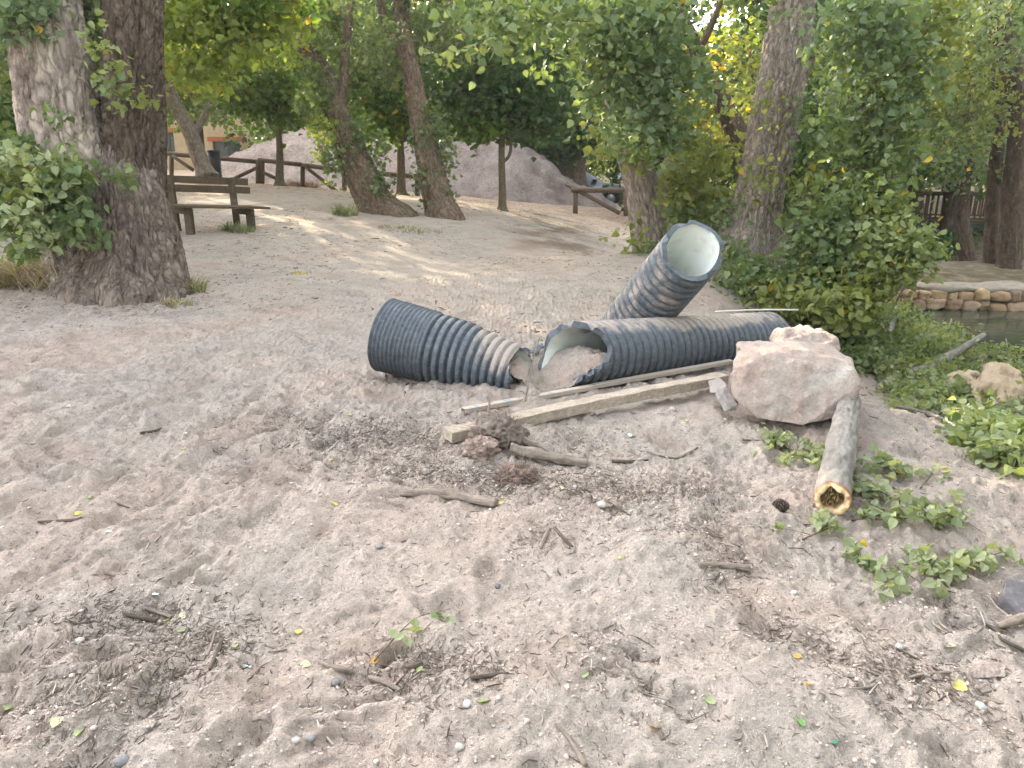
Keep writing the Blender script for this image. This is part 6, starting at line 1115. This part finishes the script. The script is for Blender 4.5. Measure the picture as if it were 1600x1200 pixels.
gr_ = [(.14, .18, .08), (.20, .24, .11), (.28, .29, .16)]; dr_ = [(.38, .31, .20), (.46, .39, .27), (.30, .24, .15)]
tuft(60, 445, 70, 70, 900, 'pale dry straw clump at the left foot of the big poplar', dr_, 1, .1, lean=.9); tuft(20, 440, 60, 45, 600, 'dry grass spreading at the left edge of the photo', dr_ + gr_[:1], 2, .1, lean=.9); tuft(372, 362, 26, 20, 260, 'small green weed growing under the bench', gr_, 3, .4)
tuft(540, 336, 20, 24, 170, 'green grass tuft left of the leaning poplar foot', gr_, 4, .4); tuft(300, 455, 22, 34, 160, 'green weeds at the right foot of the big poplar', gr_ + dr_[:1], 5, .1); tuft(275, 475, 26, 16, 130, 'low dry weeds in front of the right foot of the big poplar', dr_ + gr_[:1], 6, .1); tuft(470, 428, 16, 6, 60, 'tiny yellowed weed on the path', [(.45, .36, .10)], 7, .2)
tuft(640, 360, 50, 8, 260, 'thin olive grass between the two leaning poplars', dr_ + gr_, 8, .4); tuft(475, 292, 26, 14, 300, 'brown dead brush at the foot of the rail fence', [(.16, .09, .05), (.24, .14, .08)], 9, .6, lean=1.2); tuft(985, 470, 30, 12, 140, 'small green weeds behind the leaning pipe', gr_, 10, .1)
tuft(95, 268, 0, 0, 2, 'x', gr_, 1) if False else None
# old picket fence at far left
pf = thing('picket_fence', 'weathered picket fence glimpsed low at the far left edge', 'fence', PD(-20, 356, 17)); pm = None
for k in range(16):
    p = PD(-120 + k * 11, 358, 17); mb = MB(); box(mb, p + (0, 0, .13), .11, .03, .34); mb.build('picket', M['rail'], pf, False)
mb = MB(); beam(mb, PD(-125, 352, 17.05), PD(50, 352, 17.05), .04, .06); mb.build('rail', M['rail'], pf, False)

# unseen trees added behind and right of the camera: sky light turns directional
for i, (x, y, k, sc) in enumerate([(6.5, -2.5, 1, .95), (9.5, 3.0, 2, 1.0), (3.0, -7.5, 0, 1.0), (-2.5, -9.5, 1, 1.0), (11.5, 8.0, 1, .9), (9.5, -7.5, 2, 1.1)]):
    o = copy_tree(protos[k]); o.location = (x, y, float(base(x, y)) - .1); o.rotation_euler = (0, 0, i * 1.9); o.scale = (sc, sc, sc * 1.2)
    o['label'] = words[k] + ' leafy tree, one of those added behind the viewpoint to block sky'; o['group'] = 'woodland trees added behind the viewpoint as sky blockers'
number_labels()

# ---------------------------------------------------------------- air
n = NT('haze_air'); n.n.remove(n.p); pv = n.new('ShaderNodeVolumePrincipled'); pv.inputs['Color'].default_value = (.93, .95, .96, 1); pv.inputs['Density'].default_value = .0007; pv.inputs['Anisotropy'].default_value = .35
n.l.new(pv.outputs[0], n.out.inputs['Volume'])
mb = MB(); box(mb, (0, 135, 6), 760, 620, 34, bev=-1); hz = mb.build('haze', n.m, None, False); tag(hz, 'faint pale haze in the air under the trees', kind='stuff')
cy.volume_bounces = 0; cy.volume_step_rate = 5
